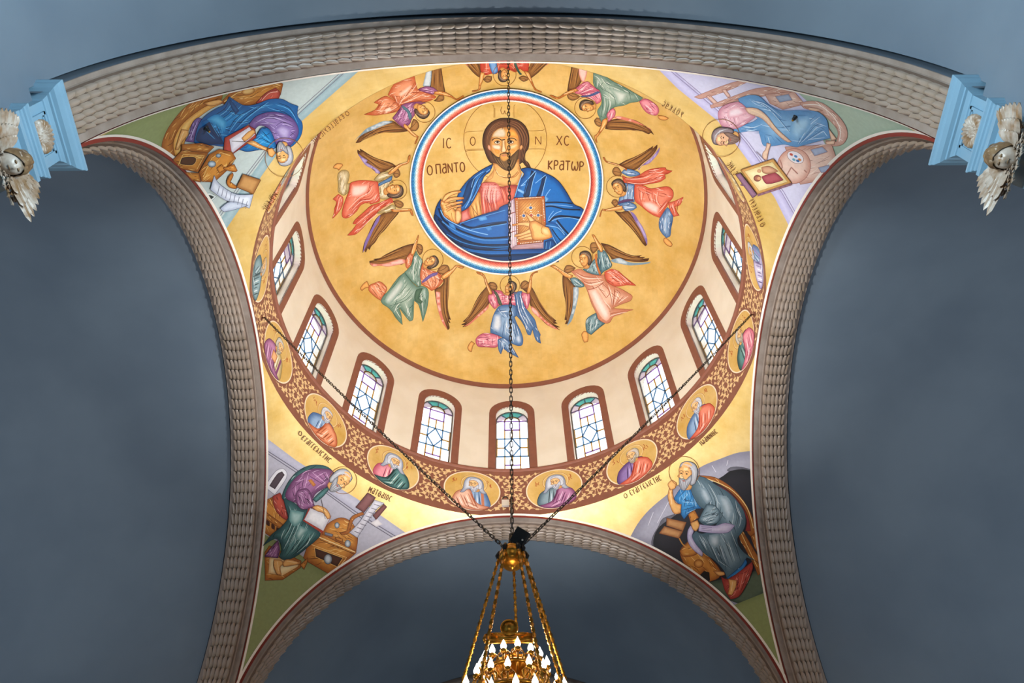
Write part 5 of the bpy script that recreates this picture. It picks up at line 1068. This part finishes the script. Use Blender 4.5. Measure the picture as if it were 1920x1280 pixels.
robe(F, 'lower_mantle', '245,615 330,652 380,697 425,700 402,780 500,850 522,890 490,930 430,980 330,1056 250,1077 213,1050 232,1000 215,935 180,918 90,974 160,885 230,830 282,760 268,700', 'mteal', [('270,660 300,800 230,920', '400,720 360,820 260,1060', 8), ('420,800 350,940 260,1060', '510,870 440,970 330,1050', 6)])
F.fill('300,700 400,720 380,790 330,830 290,780', '5E8E8C', 'A8C8C4', 10); F.fill('370,820 430,850 360,930 340,890', '6A9694', 'C0D8D4', 8)
robe(F, 'hem', '205,930 140,1000 105,1052 205,1064 218,1000', 'plum', [('200,950 130,1040', '212,980 190,1055', 3)])
limb(F, 'foot', '175,1075 230,1080 250,1110 222,1130 232,1187 200,1187 172,1120', '200,1090 210,1160'); limb(F, 'foot', '240,1100 270,1073 340,1085 380,1105 300,1122 250,1127', '270,1085 350,1100')
F.part('book', 'open book with a red edge'); F.fill('390,782 400,772 545,862 538,880', '9A2E1E', 'C04A30', 3, smooth=False); F.fill('400,778 447,688 604,748 545,862', 'C8C4CC', 'EEECF0', 10, 0.8, '8E2A1C', smooth=False); F.line('440,690 395,785', '9A2E1E', 1.6)
limb(F, 'hand', '460,682 500,668 560,690 592,730 600,765 575,772 540,722 500,712', '500,680 570,720'); F.line('530,625 560,770', '3A2A22', 0.9)
shape(F, 'lectern', [('ochre', '668,872 720,858 736,800 762,750 840,718 852,736 782,768 757,812 742,872 690,890'), ('ochre', '635,905 690,920 690,945 640,925', 1)]); F.fill('788,682 880,573 938,610 850,722', '5E2E30', '80504E', 6, 0.9, '3A1A18', smooth=False); F.fill('918,742 1000,658 1022,680 940,778', '5A2A28', '7A4644', 4, 0.8, '3A1A18', smooth=False); F.fill('900,800 950,770 990,810 940,830', 'C8C0C4', 'E0DADC', 3, smooth=False)
F.part('scroll', 'unrolled written sheet'); F.fill('740,872 800,912 850,832 940,702 1004,652 930,628 870,712 810,800', 'B4B0BC', 'E0DDE4', 8, 0.8, '5A5664')
for k in range(8): x, y = 925-k*21, 660+k*29; F.line([(x, y), (x+52-k, y+16)], '6A6472', 1.3)
head(F, (682, 482), 168, 50, GREY[:2], halo=((695, 481), 102), beard=GREY, flip=True, bald=True)
ctext(F, 'O', (362, 130), (384, 130), 34); ctext(F, 'EYAGGELICTHC', (392, 158), (598, 336), 38); ctext(F, 'MATQAIOC', (890, 548), (1056, 622), 42)
F.end()
# ---- lower right: man at the mouth of a cave
F = writer('painted grey-bearded man in blue-grey robe thinking before a dark cave, lower right', (1150, 820), 4.0)
F.part('cave', 'dark cave with a pale rocky rim')
F.fill('120,760 180,650 270,540 400,430 640,230 800,160 950,110 1150,95 1260,1180 900,1290 600,1060 330,860', '8A8798', 'AAA8B8', 24)
for l in ('300,560 260,660', '420,470 330,640', '740,210 770,260', '860,170 850,210', '560,330 500,400'): F.line(l, 'D8D6E0', 1.0)
F.fill('355,625 380,600 470,570 440,620 380,650 330,700 310,840 285,800 295,740 340,660', '5A5862', '74727E', 6); F.fill('850,245 880,222 960,220 1070,250 1070,285 960,250 880,262', '5A5862', '74727E', 5)
F.fill('320,850 300,770 345,670 480,570 640,400 820,290 880,250 1000,240 1090,290 1130,800 1150,1110 960,1230 600,1030', '17161B', '24222A', 20)
F.part('ground', 'dark green and olive painted ground')
F.fill('700,1090 1150,980 1170,1130 950,1250', '3A4638', '56644E', 10); F.fill('870,1270 1165,1150 1210,1250 1340,1880 1100,1560', '7E8852', '8C965E', 12, smooth=False)
shape(F, 'chair', [('ochre', '640,285 760,298 880,368 975,470 1045,600 1068,700 1035,745 1000,700 1010,600 960,500 870,400 760,332'), ('scarlet', '700,330 860,420 950,520 1000,620 990,700 1030,700 1010,600 940,480 830,380'), ('ochre', '1030,740 1105,690 1130,930 1060,830', 1), ('ochre', '930,688 972,700 1125,960 1128,1000 1085,1034 1058,962 948,762', 1), ('ochre', '560,570 610,545 640,600 580,640', 1)], 'round-backed ochre chair')
F.line('660,295 870,380 1000,520 1050,680', 'F6D890', 1.4); F.line('960,720 1080,970', 'F2CC80', 1.2)
shape(F, 'table', [('ochre', '500,850 560,778 660,840 725,900 805,1000 790,1052 720,1080 680,1000 640,1042 540,960'), ('ochre', '498,850 560,780 655,850 600,885 520,890')], 'small ochre table'); F.fill(F.ell((640, 945), 34, 30), 'A85E1E', 'E0A050', 5, 0.7, '5E2E0C'); F.fill('655,1040 680,1000 720,1010 725,1075', '1E1610')
F.part('lectern', 'open brown reading board'); F.fill('400,603 548,635 522,702 398,660', '8E5428', 'C08A54', 6, 0.9, '5A2E14', smooth=False); F.fill('343,718 382,664 522,704 492,757', '8E5428', 'C8925C', 6, 0.9, '5A2E14', smooth=False); F.line('495,755 520,800 560,828', 'C88A40', 2.2)
robe(F, 'tunic', '550,358 500,388 453,460 490,500 500,560 530,612 600,540 660,532 605,430 575,388', 'azure', [('480,450 600,480', '520,590 640,530', 5), ('550,380 480,450', '600,440 560,520', 3)])
robe(F, 'robe', '600,290 680,298 760,348 860,408 930,478 982,560 992,640 972,700 930,760 960,840 1062,922 1000,900 970,950 900,1012 850,1052 830,1000 760,922 700,882 640,832 600,792 588,740 620,700 660,720 720,702 780,642 700,662 638,622 660,580 700,540 650,520 600,440 580,370', 'slate', [('620,310 700,440 720,540', '760,360 830,500 800,640', 7), ('820,420 880,560 860,690', '940,500 980,620 940,720', 6), ('620,720 700,860', '720,720 830,980', 6), ('740,730 850,1020', '900,740 960,930', 7)], label='blue-grey robe')
F.fill('780,430 860,450 900,560 860,640 820,560', '8098A6', 'C4D2DA', 12); F.fill('720,730 790,720 800,800 760,830 722,800', '8098A6', 'C4D2DA', 10); F.fill('650,370 700,390 740,470 700,500 660,440', '768E9C', 'B8C8D2', 8)
robe(F, 'sleeve', '700,500 760,510 800,560 790,630 720,652 640,622 655,585', 'slate', [('660,600 780,560', '700,645 780,630', 5)])
shape(F, 'hem', [('azure', '850,1052 960,962 990,912 1002,942 930,1032 872,1062')])
shape(F, 'foot_cushion', [('scarlet', '808,1040 860,1062 1040,930 1046,980 1000,1100 940,1192 880,1212 838,1150')])
F.folds('850,1080 900,1190', '1030,960 950,1170', 5, ('5A1612', 'D88470'), 1.2)
limb(F, 'foot', '860,1060 925,1070 920,1120 890,1182 858,1176 870,1110', '895,1080 885,1150'); limb(F, 'foot', '750,1000 830,1008 836,1030 790,1036')
F.part('scroll', 'pale lilac scroll over the knees'); F.fill('640,650 760,662 840,640 912,660 860,712 740,716 640,702', 'A89CC0', 'D4CCE2', 8, 0.7, '5E5478'); F.fill('580,660 558,700 560,780 600,842 665,892 670,862 620,800 590,740 602,700', 'A89CC0', 'D8D0E4', 6, 0.7, '5E5478')
for k in range(3): F.line([(660, 668+k*12), (740, 676+k*12)], '6E6488', 0.9)
limb(F, 'forearm', '420,378 408,440 428,520 458,572 505,566 510,500 470,490 446,430 442,388', '425,400 440,500'); limb(F, 'hand', '408,350 438,318 472,338 462,382 428,392'); limb(F, 'hand', '578,640 630,618 646,660 622,702 598,692')
head(F, (545, 272), 182, 6, GREY[:2], halo=((530, 256), 114), beard=GREY, bald=True)
ctext(F, 'O', (80, 440), (102, 434), 34); ctext(F, 'EYAGGELICTHC', (125, 418), (354, 300), 40); ctext(F, 'IWANNHC', (652, 48), (772, -50), 36)
F.end()
# ---- upper left: man resting his head on his hand
F = writer('painted grey-bearded man in bright blue and violet, upside down at upper left', (280, 130), 4.2675); F.gmax = 3.2; F.inc = 0.00025
F.part('wall_ground', 'grey-green painted wall with a moulding')
F.fill('560,150 1000,40 1760,-60 1190,440 900,850 560,1360 380,1100 150,700 100,500', 'A9B6B2', 'BDC8C4', 30, smooth=False)
F.fill('1760,-60 1190,440 900,850 560,1360 500,1300 820,840 1120,420 1600,-30', '8CA6AC', 'A8BCC0', 12, smooth=False)
for l in ('1580,-20 1190,330 920,650 780,835 500,1240', '1600,-10 1205,345 935,660 795,845 515,1250'): F.line(l, '6E6878', 1.2, smooth=False)
F.fill('425,1010 480,985 540,1015 480,1070', 'C8D0CE', 'D8DEDC', 3, 0.5, '5A605E', smooth=False); F.fill('450,1020 480,1005 520,1020 480,1050', '2E3634', None)
F.part('ground', 'green painted ground')
F.fill('-520,620 -200,430 0,345 400,212 660,135 600,240 300,340 160,500 110,660 -20,640 -220,540', '828E58', '8E9A66', 20, smooth=False)
shape(F, 'bench', [('ochre', '103,640 110,560 170,440 300,290 460,208 585,205 575,245 480,285 340,375 232,482 192,580 205,700 160,705')], 'curved ochre footboard'); F.fill('205,690 192,585 250,455 350,362 470,285 560,255 590,270 470,330 340,440 290,560 250,680', 'D08A34', 'F0C474', 8, 0.8, '6E3A12')
shape(F, 'throne', [('ochre', '565,272 640,190 800,138 1010,90 1070,116 1050,205 900,262 780,302 650,280', 1)], 'carved ochre throne back'); F.line('600,260 700,190 1000,115 1050,130', 'F2CC80', 1.4, smooth=False); F.fill(F.ell((790, 175), 52, 28, -12), 'B87028', 'ECC078', 5, 0.7, '6E3A12'); F.fill(F.ell((740, 232), 22, 12, -12), 'B87028', 'ECC078', 3); F.fill(F.ell((855, 128), 22, 10, -12), 'B87028', 'ECC078', 3)
shape(F, 'cushion', [('scarlet', '850,272 930,190 1010,148 1048,190 1020,245 900,268')]); F.line('900,250 960,190 1030,180', 'E8B0A0', 1.2)
robe(F, 'hem', '385,388 340,440 320,520 285,575 365,585 375,500 425,400', 'violet', [('380,400 310,570', '410,420 350,580', 4)])
limb(F, 'foot', '208,642 230,560 258,478 312,490 312,522 270,572 232,645', '275,500 225,620'); limb(F, 'foot', '430,272 560,240 592,262 500,294')
robe(F, 'mantle', '600,282 640,218 700,258 760,288 850,280 960,240 1060,238 1130,273 1192,295 1185,370 1224,430 1217,520 1170,592 1090,642 1000,626 1012,560 1140,522 1172,450 1100,372 1000,347 900,362 800,432 740,472 640,542 600,614 520,607 400,602 358,582 370,520 400,430 450,370 540,310', 'navy', [('640,240 600,320 420,420', '760,300 640,400 390,560', 6), ('850,300 700,390 620,520', '960,260 800,380 660,520', 5), ('980,260 1120,300 1200,440', '1000,330 1130,400 1180,500', 5)], label='bright blue mantle')
F.fill('460,400 540,360 620,420 600,500 560,470', '1A84C0', '5CB8E4', 10); F.fill('400,480 480,420 560,520 600,600 420,595 370,560', '0C2E56', '18406E', 12); F.folds('420,460 560,590', '560,400 600,560', 5, ('4CA8DC', '082848'), 1.1); F.fill('640,225 720,330 690,360 650,290', '0C3C6C', '126098', 6)
robe(F, 'tunic', '798,442 850,380 950,343 1050,348 1142,390 1192,470 1182,540 1110,622 1020,602 958,540 950,470 880,450 838,492', 'violet', [('850,440 960,390 1120,440', '850,400 980,360 1150,420', 4), ('970,500 1060,420 1160,460', '1030,590 1110,540 1170,500', 7)]); F.fill('1000,480 1060,440 1140,480 1120,560 1060,560', '8068A4', 'B4A4CC', 10)
shape(F, 'inner_mantle', [('navy', '848,542 900,468 962,480 1012,602 1000,634 880,644 780,658 718,640 760,602')]); F.folds('860,560 990,610', '900,490 980,580', 4, ('58B4E0', '082848'), 1.2)
F.part('book', 'open book with a red cover'); F.fill('603,548 790,448 845,476 855,545 640,696 596,640', '8E2A22', 'B8483C', 6, 0.9, '5A1612', smooth=False); F.fill('640,560 800,460 848,522 660,675', 'C4BCC8', 'EAE6EC', 8, 0.6, '6A4448', smooth=False)
limb(F, 'hand', '738,552 790,500 832,480 852,500 802,552 760,578'); limb(F, 'forearm', '770,585 830,570 900,608 985,640 975,692 942,655 860,627', '820,585 950,650'); F.line('660,575 830,582', '2E221C', 0.9)
shape(F, 'desk', [('ochre', '190,722 260,648 472,668 390,822 228,792', 1), ('ochre', '398,822 480,680 560,638 662,660 692,712 640,792 520,902 418,897', 1), ('ochre', '255,820 400,830 412,902 300,880', 1), ('ochre', '260,600 420,590 520,620 470,668 260,645', 1)], 'ochre writing desk')
F.fill('245,748 262,706 350,698 375,712 370,745 340,768 250,760', '3A1C12', '52301E', 4, 0.9, 'F0C070'); F.line('230,770 270,680 440,690 380,800', 'F2CC80', 1.0, smooth=False); F.line('430,860 500,710 570,665 650,690', 'F2CC80', 1.0, smooth=False)
for q, r_ in (((500, 757), 32), ((553, 690), 20)): F.fill(F.ell(q, r_, r_*0.8), '5E7080', 'CBDAE4', 5, 0.6, '36424C')
shape(F, 'lectern', [('ochre', '620,902 640,850 668,828 672,850 648,900 705,940 690,954 638,942'), ('ochre', '540,790 580,760 610,800 560,830', 1), ('ochre', '590,790 680,760 705,810 690,820 600,802')]); F.fill('698,942 750,838 892,885 832,998', '8E5A2C', 'C08E54', 8, 1.0, '5A3214', smooth=False)
F.part('scroll', 'unrolled written sheet'); F.fill('488,962 520,848 548,902 622,962 700,1000 832,1000 802,1112 700,1072 600,1042', 'A9B0C2', 'DCE0EA', 8, 0.8, '5A6074'); F.fill('568,1112 650,1058 792,1088 602,1140', 'A4ACC0', 'C8D0DE', 6, 0.8, '5A6074')
for k in range(8): x, y = 560+k*32, 935+k*17; F.line([(x, y), (x-14, y+62)], '6A7084', 1.1)
head(F, (1072, 690), 165, 170, GREY[:2], halo=((1084, 706), 156), beard=GREY, flip=True); limb(F, 'hand', '945,640 985,630 1010,668 985,702 958,690')
ctext(F, 'O', (1594, 345), (1572, 362), 34); ctext(F, 'EYAGGELICTHC', (1552, 372), (1302, 585), 38); ctext(F, 'MAPKOC', (1012, 992), (924, 1132), 42)
F.end()
# ---- upper right: painter at an easel; glare is painted in as pastel colour
F = writer('painted man in glare-paled blue and pink painting a small panel, upside down at upper right', (1210, 120), 4.13); F.skin = ('C0907A', 'E6C4A8', '9A6A5A'); F.gmax = 3.2; F.inc = 0.00025
F.part('wall_ground', 'glare-paled lilac painted wall with a moulding')
F.fill('30,-30 300,20 700,80 1150,160 1300,330 1500,600 1560,720 1300,1000 1150,1330 1000,1030 730,660 560,440 250,190', 'C2BCD8', 'D2CEE4', 30, smooth=False)
F.fill('30,-30 250,190 560,440 730,660 1000,1030 1150,1330 1190,1240 1060,1000 790,620 600,390 300,130 150,-20', 'B8B0D4', 'CCC6E2', 10, smooth=False)
for l in ('190,50 600,395 790,620 1060,1000 1190,1230', '205,40 612,382 802,610 1072,990 1200,1215'): F.line(l, '8C80A4', 1.3, smooth=False)
F.part('ground', 'glare-paled green painted ground')
F.fill('1100,150 1400,240 1720,320 2280,630 2000,520 1800,560 1640,640 1470,760 1380,600 1300,330', '98AC98', 'A8BAA6', 20, smooth=False)
shape(F, 'chair', [('glarewood', '378,255 600,168 740,128 800,135 640,205 432,268'), ('glarewood', '500,322 680,250 860,190 1040,180 1160,215 960,240 700,300 512,342'), ('glarewood', '470,250 500,240 560,300 530,310', 1), ('glarewood', '590,200 620,195 660,250 640,262', 1)], 'glare-paled wooden ladder-back chair')
shape(F, 'block', [('glarewood', '925,235 1150,212 1235,310 1065,352 965,305', 1)]); F.fill('1005,250 1110,232 1140,280 1040,298', '7E8CA8', '9CACC4', 4, 0.8, 'B07E74', smooth=False)
shape(F, 'platform', [('glarewood', '1195,300 1330,288 1450,358 1545,470 1564,560 1524,622 1440,634 1395,590 1480,602 1490,520 1420,430 1330,362 1230,342')], 'curved glare-paled platform'); F.line('1220,318 1340,318 1450,400 1510,510 1500,600', 'F6EAE0', 1.4)
shape(F, 'round_table', [('glarewood', '1080,642 1290,632 1440,618 1490,762 1350,905 1200,932', 1)]); F.fill(F.ell((1150, 790), 128, 136, 20), 'D09A88', 'EAC8B8', 14, 1.2, 'A86E60')
F.fill(F.ell((1162, 722), 68, 42, 28), 'E8E0E4', None, None, 0.8, '9A6A60')
for q, c in (((1130, 700), 'C05040'), ((1165, 715), '4A80B8'), ((1195, 740), 'D08040'), ((1150, 740), '6AA8B8'), ((1180, 750), '3A6AA0')): F.fill(F.ell(q, 14, 9, 28), c)
for l in ('1040,740 1060,800 1030,830', '1090,870 1130,800 1180,850', '1230,820 1250,840'): F.line(l, 'B07A6C', 2.2)
F.fill('1278,662 1370,640 1412,680 1310,712', '8C98B4', 'A8B4CC', 4, 0.8, 'B07E74', smooth=False); F.fill('1338,802 1420,780 1452,830 1362,842', '8C98B4', 'A8B4CC', 4, 0.8, 'B07E74', smooth=False)
limb(F, 'foot', '1405,480 1450,540 1482,582 1440,592'); limb(F, 'foot', '1390,602 1470,590 1462,622 1410,625'); limb(F, 'foot', '1230,330 1330,345 1375,362 1290,362')
robe(F, 'robe', '718,270 800,243 880,250 960,320 1050,360 1200,358 1330,370 1402,430 1417,500 1432,572 1320,602 1210,632 1168,642 1080,622 1000,632 918,632 890,560 880,520 800,520 700,532 665,520 740,480 830,450 872,420 812,370 760,340', 'glareblue', [('760,290 900,290 1050,380', '800,270 960,350 1180,620', 5), ('1180,620 1240,480 1340,380', '1200,625 1380,520 1410,560', 8), ('700,520 860,480', '900,540 1000,560', 4), ('920,540 930,620', '1000,560 1060,620', 4)], label='glare-paled blue robe'); F.fill('1140,420 1260,400 1280,470 1180,590 1120,540', '78AAD2', 'A8D0EA', 12)
robe(F, 'tunic', '580,462 563,380 600,328 680,298 732,298 802,360 852,410 780,462 700,502 640,492 600,482', 'glarepink', [('590,380 640,480', '700,320 740,470', 6)]); F.fill('640,360 720,330 780,380 720,410 640,420', 'DCA0AC', 'F4DCE0', 8)
limb(F, 'forearm', '770,340 860,343 940,400 1010,490 1062,540 1132,602 1100,604 1040,562 980,502 900,422 800,382', '820,355 930,410 1040,540'); limb(F, 'hand', '940,610 972,620 952,680 942,742 913,732 908,690 930,660'); F.line('858,678 935,755', '5A4A58', 1.2)
F.part('panel', 'small painted panel on an easel'); F.fill('738,820 990,733 1132,920 870,1008', 'A8743C', 'D0A05C', 4, 1.0, '6A4220', smooth=False); F.fill('1132,920 1134,938 868,1026 870,1008', '7E5664', '96707C', 2, smooth=False); F.fill('768,832 984,757 1102,912 882,984', 'D8C088', 'E8D8A8', 10, 0.6, '8E6A30', smooth=False)
F.fill('900,872 960,850 1010,842 1070,898 940,928', '8E3440', 'B05860', 6, 0.6, '5A1E28'); F.fill(F.ell((868, 884), 30, 26), '6E3830', 'A86A54', 4); F.fill(F.ell((880, 886), 14, 12), 'D09A70'); F.fill('900,800 960,790 1030,830 960,850 910,840', 'A87050', 'D0A080', 5, 0.5, '6A3E2A'); F.fill(F.ell((882, 828), 17, 14), 'C08A60', 'D8A880', 3)
F.fill('698,856 735,844 865,1012 830,1037', '6E4A60', '8E6A80', 4, 0.8, '3E2638', smooth=False); F.line('735,935 775,945', '6E4A60', 2.0)
head(F, (605, 575), 178, -90, ('4E3C40', '8A7A7C'), halo=((586, 573), 146), beard=('6A5048', '8E7468', '4E3830'), skin=('B07A5C', 'D8A884'))
ctext(F, 'LOYKAC', (288, 398), (134, 304), 38); ctext(F, 'O', (908, 1258), (900, 1236), 32); ctext(F, 'EYAGGELI', (892, 1214), (820, 1056), 36); ctext(F, 'CTHC', (702, 852), (642, 768), 38)
F.end()
# ------------------------------------------------------------------ bust roundels and vine ornament on the frieze
ZP, RP = 5.80, 0.665
class Roundel(Fig):
    """drawn in a local frame on the curved frieze: unit = roundel radius, x to the right, y down"""
    def __init__(s, az, *a, **k): Fig.__init__(s, *a, **k); s.az = az
    def _add(s, q, faces, cols):
        n = sum(len(x) for x in s.cur[3]); rr = R-s.off; a = s.az-q[:, 0]/100*RP/R
        s.cur[3].append(np.stack([rr*np.cos(a), rr*np.sin(a), ZP-q[:, 1]/100*RP], 1)); s.cur[4].extend([tuple(i+n for i in f) for f in faces]); s.cur[5].append(cols); s.off += s.inc
    def flush(s):
        k = s.kind; s.kind = 'local'; Fig.flush(s); s.kind = k
WH = ('8A92A8', 'D4DAE4', '5E6880'); GB = ('7A7468', 'C8C0B0', '504A40')
# tunic, mantle, mantle side, hair, long hair, beard length, label
SAINTS = [('blue', 'peach', 'l', WH, 1, 'old long-haired man in blue under a peach mantle'), ('blue', 'orange', 'r', WH, 0, 'old white-bearded man in blue with an orange mantle, far left'),
          ('cream', 'purple', 'l', GB, 0, 'grey-haired man in a white robe holding an orange scroll'), ('teal', 'teal', 'r', GB, 0, 'man in a turquoise robe seen edge-on'), ('blue', 'red', 'l', GB, 0, 'man in blue and red'), ('green', 'orange', 'r', WH, 0, 'man in green and orange'),
          ('pink', 'blue', 'l', GB, 0, 'man in pink and blue'), ('cream', 'green', 'r', GB, 0, 'man in cream and green'), ('blue', 'peach', 'l', WH, 1, 'man in blue and peach'), ('teal', 'red', 'r', GB, 0, 'man in teal and red'), ('purple', 'cream', 'l', WH, 0, 'man in purple and cream'),
          ('blue', 'lilac', 'l', WH, 0, 'man in a lilac and white robe seen edge-on'), ('mteal', 'pink', 'r', GB, 0, 'white-haired man in teal under a rose mantle'), ('blue', 'coral', 'r', WH, 0, 'bald white-bearded man in blue with an orange-red mantle'), ('violet', 'coral', 'r', GB, 0, 'bald grey-bearded man in violet under a rose mantle'), ('slate', 'purple', 'r', WH, 1, 'white-haired man in grey, orange and magenta, right of the padlock')]
SAINTS.insert(1, ('pink', 'mteal', 'r', WH, 1, 'old man in pink tunic and dark teal mantle')); SAINTS.pop(5)
PAL['lilac'] = ('8E86B8', 'D0CCE6', '5E568A', 'F0EEF8'); PAL['red'] = PAL['coral']
frz = bpy.data.objects['wall_frieze']
NM = {0: 'left of the padlock', 1: 'second left of the far centre', 2: 'third left of the far centre', 3: 'below the left end of the chain', 4: 'above the left end of the chain', 12: 'above the right end of the chain', 13: 'at the right end of the chain', 14: 'third right of the far centre', 15: 'second right of the far centre'}
gm = None
for k in range(16):
    az = PI/2+AZ0+(k+0.5)*2*PI/16
    tu, ma, side, hair, lng, desc = SAINTS[k]
    F = Roundel(az, 'painted_roundel', ('frieze roundel of an '+desc if desc[0] == 'o' else 'frieze roundel of a '+desc), 'mural', 'frieze', (0, 0), 1.0, 0.004, 'bust roundels painted on the frieze')
    # gold ground with a white rim
    gv = [(0, 0)]+[(100*r_*math.cos(t), 100*r_*math.sin(t)) for r_ in (0.35, 0.7, 1.0) for t in lsp(0, 2*PI, 41)[:-1]]
    rr = R-0.003; pv_ = [(rr*math.cos(az-x/100*RP/R), rr*math.sin(az-x/100*RP/R), ZP-y/100*RP) for x, y in gv]
    fs = [(0, 1+(j+1) % 40, 1+j) for j in range(40)]+[(1+i*40+j, 1+i*40+(j+1) % 40, 41+i*40+(j+1) % 40, 41+i*40+j) for i in range(2) for j in range(40)]
    mk('gold_ground', pv_, fs, M['gold'], F.root)
    F.part('rim', 'thin white rim'); a = np.linspace(0, 2*PI, 65); F._line(np.stack([100*np.cos(a), 100*np.sin(a)], 1), 'F0DCC0', 4.2, 4.2)
    for sx in (-1, 1):
        F.part('inscription', 'small faded red letters')
        for j in range(4): x, y = sx*62+random.uniform(-9, 9), -42+random.uniform(-13, 13); F._line(np.array([(x, y-8), (x+random.uniform(-5, 5), y), (x+random.uniform(-7, 7), y+8)]), 'B0582E', 2.4, 2.0)
    dx = random.uniform(-4, 4)
    X = lambda s_: [(x+dx, y) for x, y in P(s_)]
    F.part('halo', 'pale halo ring'); F.circle((3+dx, -36), 45, 'EAD4A4', 2.0); F.circle((3+dx, -36), 48, 'B06A40', 1.0)
    e, c, d, l = PAL[tu]
    F.part('tunic'); F.fill(X('-66,72 -58,22 -36,0 -14,-10 24,-10 44,4 56,34 62,76 30,94 0,99 -34,93'), e, c, 26, 2.0, d)
    for q in (('-20,0 -30,90', '20,0 30,92'),): F.folds(X(q[0]), X(q[1]), 7, (d, l), 3.6)
    F._fill(np.array(X('28,2 38,4 44,92 34,94')), PAL[ma][0])
    F.part('mantle'); e, c, d, l = PAL[ma]; mir = 1 if side == 'l' else -1
    Y = lambda s_: [(mir*x+dx, y) for x, y in P(s_)]
    F.fill(Y('-70,70 -62,24 -40,2 -20,-6 -8,2 4,40 20,66 60,78 44,90 6,98 -34,93'), e, c, 16, 2.0, d)
    F.folds(Y('-60,40 -40,90'), Y('-12,4 20,92'), 7, (d, l, e), 4.2)
    F.folds(Y('-20,60 30,88'), Y('-30,80 20,96'), 3, (d, l), 3.4)
    if k == 3: F.part('scroll'); F.fill(X('-20,20 10,14 14,50 -14,58'), 'C07A40', 'E4B080', 8, 1.6, '8A4A20')
    fl = k in (1, 2, 3, 12)
    if lng:
        F.part('long_hair'); F.fill(X('-30,-50 -18,-68 8,-72 30,-58 38,-30 38,-8 50,10 34,12 18,-4 -18,-4 -34,16 -46,18 -36,-6 -34,-30'), hair[0], hair[1], 12, 1.8, '5A6478')
    # scale the head drawing lines for the local unit
    base_line = F.line; F.line = lambda pts, col, w0=1.0, w1=None, smooth=True: base_line(pts, col, w0*2.4, None if w1 is None else w1*2.4, smooth)
    head(F, (4+dx, -34), 62, -4 if not fl else 6, hair[:2], beard=hair, flip=fl, bald=(k in (13, 14)), skin=('B47844', 'E8BE86'))
    F.end()
# vine ornament between the roundels, one part of the frieze per gap
def vine_mesh():
    V, Fc, K = [], [], []; cream = hx('E2C088')
    def blob(cx, cz, r_, rot, n=3):
        base = len(V); V.append((cx, cz)); m = 12
        for i in range(m):
            a = 2*PI*i/m; rr = r_*(0.72+0.28*math.cos(n*a)); V.append((cx+rr*math.cos(a+rot), cz+rr*math.sin(a+rot)))
        Fc.extend([(base, base+1+i, base+1+(i+1) % m) for i in range(m)])
    def stem(pts, w0, w1):
        q = spline(pts, False, 5); q = np.array(q); d = np.gradient(q, axis=0); d /= np.hypot(d[:, 0], d[:, 1])[:, None]+1e-9; nn_ = np.stack([-d[:, 1], d[:, 0]], 1)
        t = np.linspace(0, 1, len(q))[:, None]; w_ = (w0*(1-t)+w1*t)/2; base = len(V); n = len(q)
        V.extend([tuple(v) for v in q-nn_*w_]+[tuple(v) for v in q+nn_*w_]); Fc.extend([(base+i, base+i+1, base+n+i+1, base+n+i) for i in range(n-1)])
    for sx in (-1, 1):
        for sz in (-1, 1):
            f = lambda x, z: (sx*x, sz*z)
            for x, z, r_, n in ((0.06, 0.10, .055, 3), (0.17, 0.07, .05, 3), (0.10, 0.22, .06, 4), (0.05, 0.34, .05, 3), (0.20, 0.32, .05, 3), (0.14, 0.43, .06, 4), (0.30, 0.45, .055, 3), (0.38, 0.55, .07, 4), (0.22, 0.55, .045, 3), (0.07, 0.55, .05, 3), (0.55, 0.62, .04, 2), (0.26, 0.20, .035, 2)):
                blob(*f(x, z), r_*1.25, random.uniform(0, 2*PI), n)
            for pts in ([(0.02, 0.02), (0.10, 0.15), (0.08, 0.30), (0.16, 0.42), (0.30, 0.50)], [(0.30, 0.50), (0.45, 0.56), (0.52, 0.62), (0.66, 0.64)], [(0.08, 0.30), (0.02, 0.42), (0.06, 0.56)], [(0.12, 0.14), (0.22, 0.14), (0.26, 0.24)], [(0.26, 0.42), (0.34, 0.38), (0.34, 0.30)]):
                stem([f(*p) for p in pts], .022, .012)
    return V, Fc
vv, vf = vine_mesh()
M['vine'] = mat('cream_vine_paint', hx('E0BE8A'), 0.5)
vp = [((R-0.004)*math.cos(-x/R), (R-0.004)*math.sin(-x/R), ZP+z) for x, z in vv]
v0 = None
for k in range(16):
    if v0 is None: o = v0 = mk('vine_ornament', vp, vf, M['vine'], frz); o['label'] = 'cream leafy vine scrolls between two roundels'
    else: o = v0.copy(); C.objects.link(o); o.parent = frz
    o.rotation_euler.z = PI/2+AZ0+k*2*PI/16
# lift everything from the springing datum to floor level
for o in list(C.objects):
    if o.parent is None and o.type in ('MESH', 'EMPTY') : o.location.z += ZS
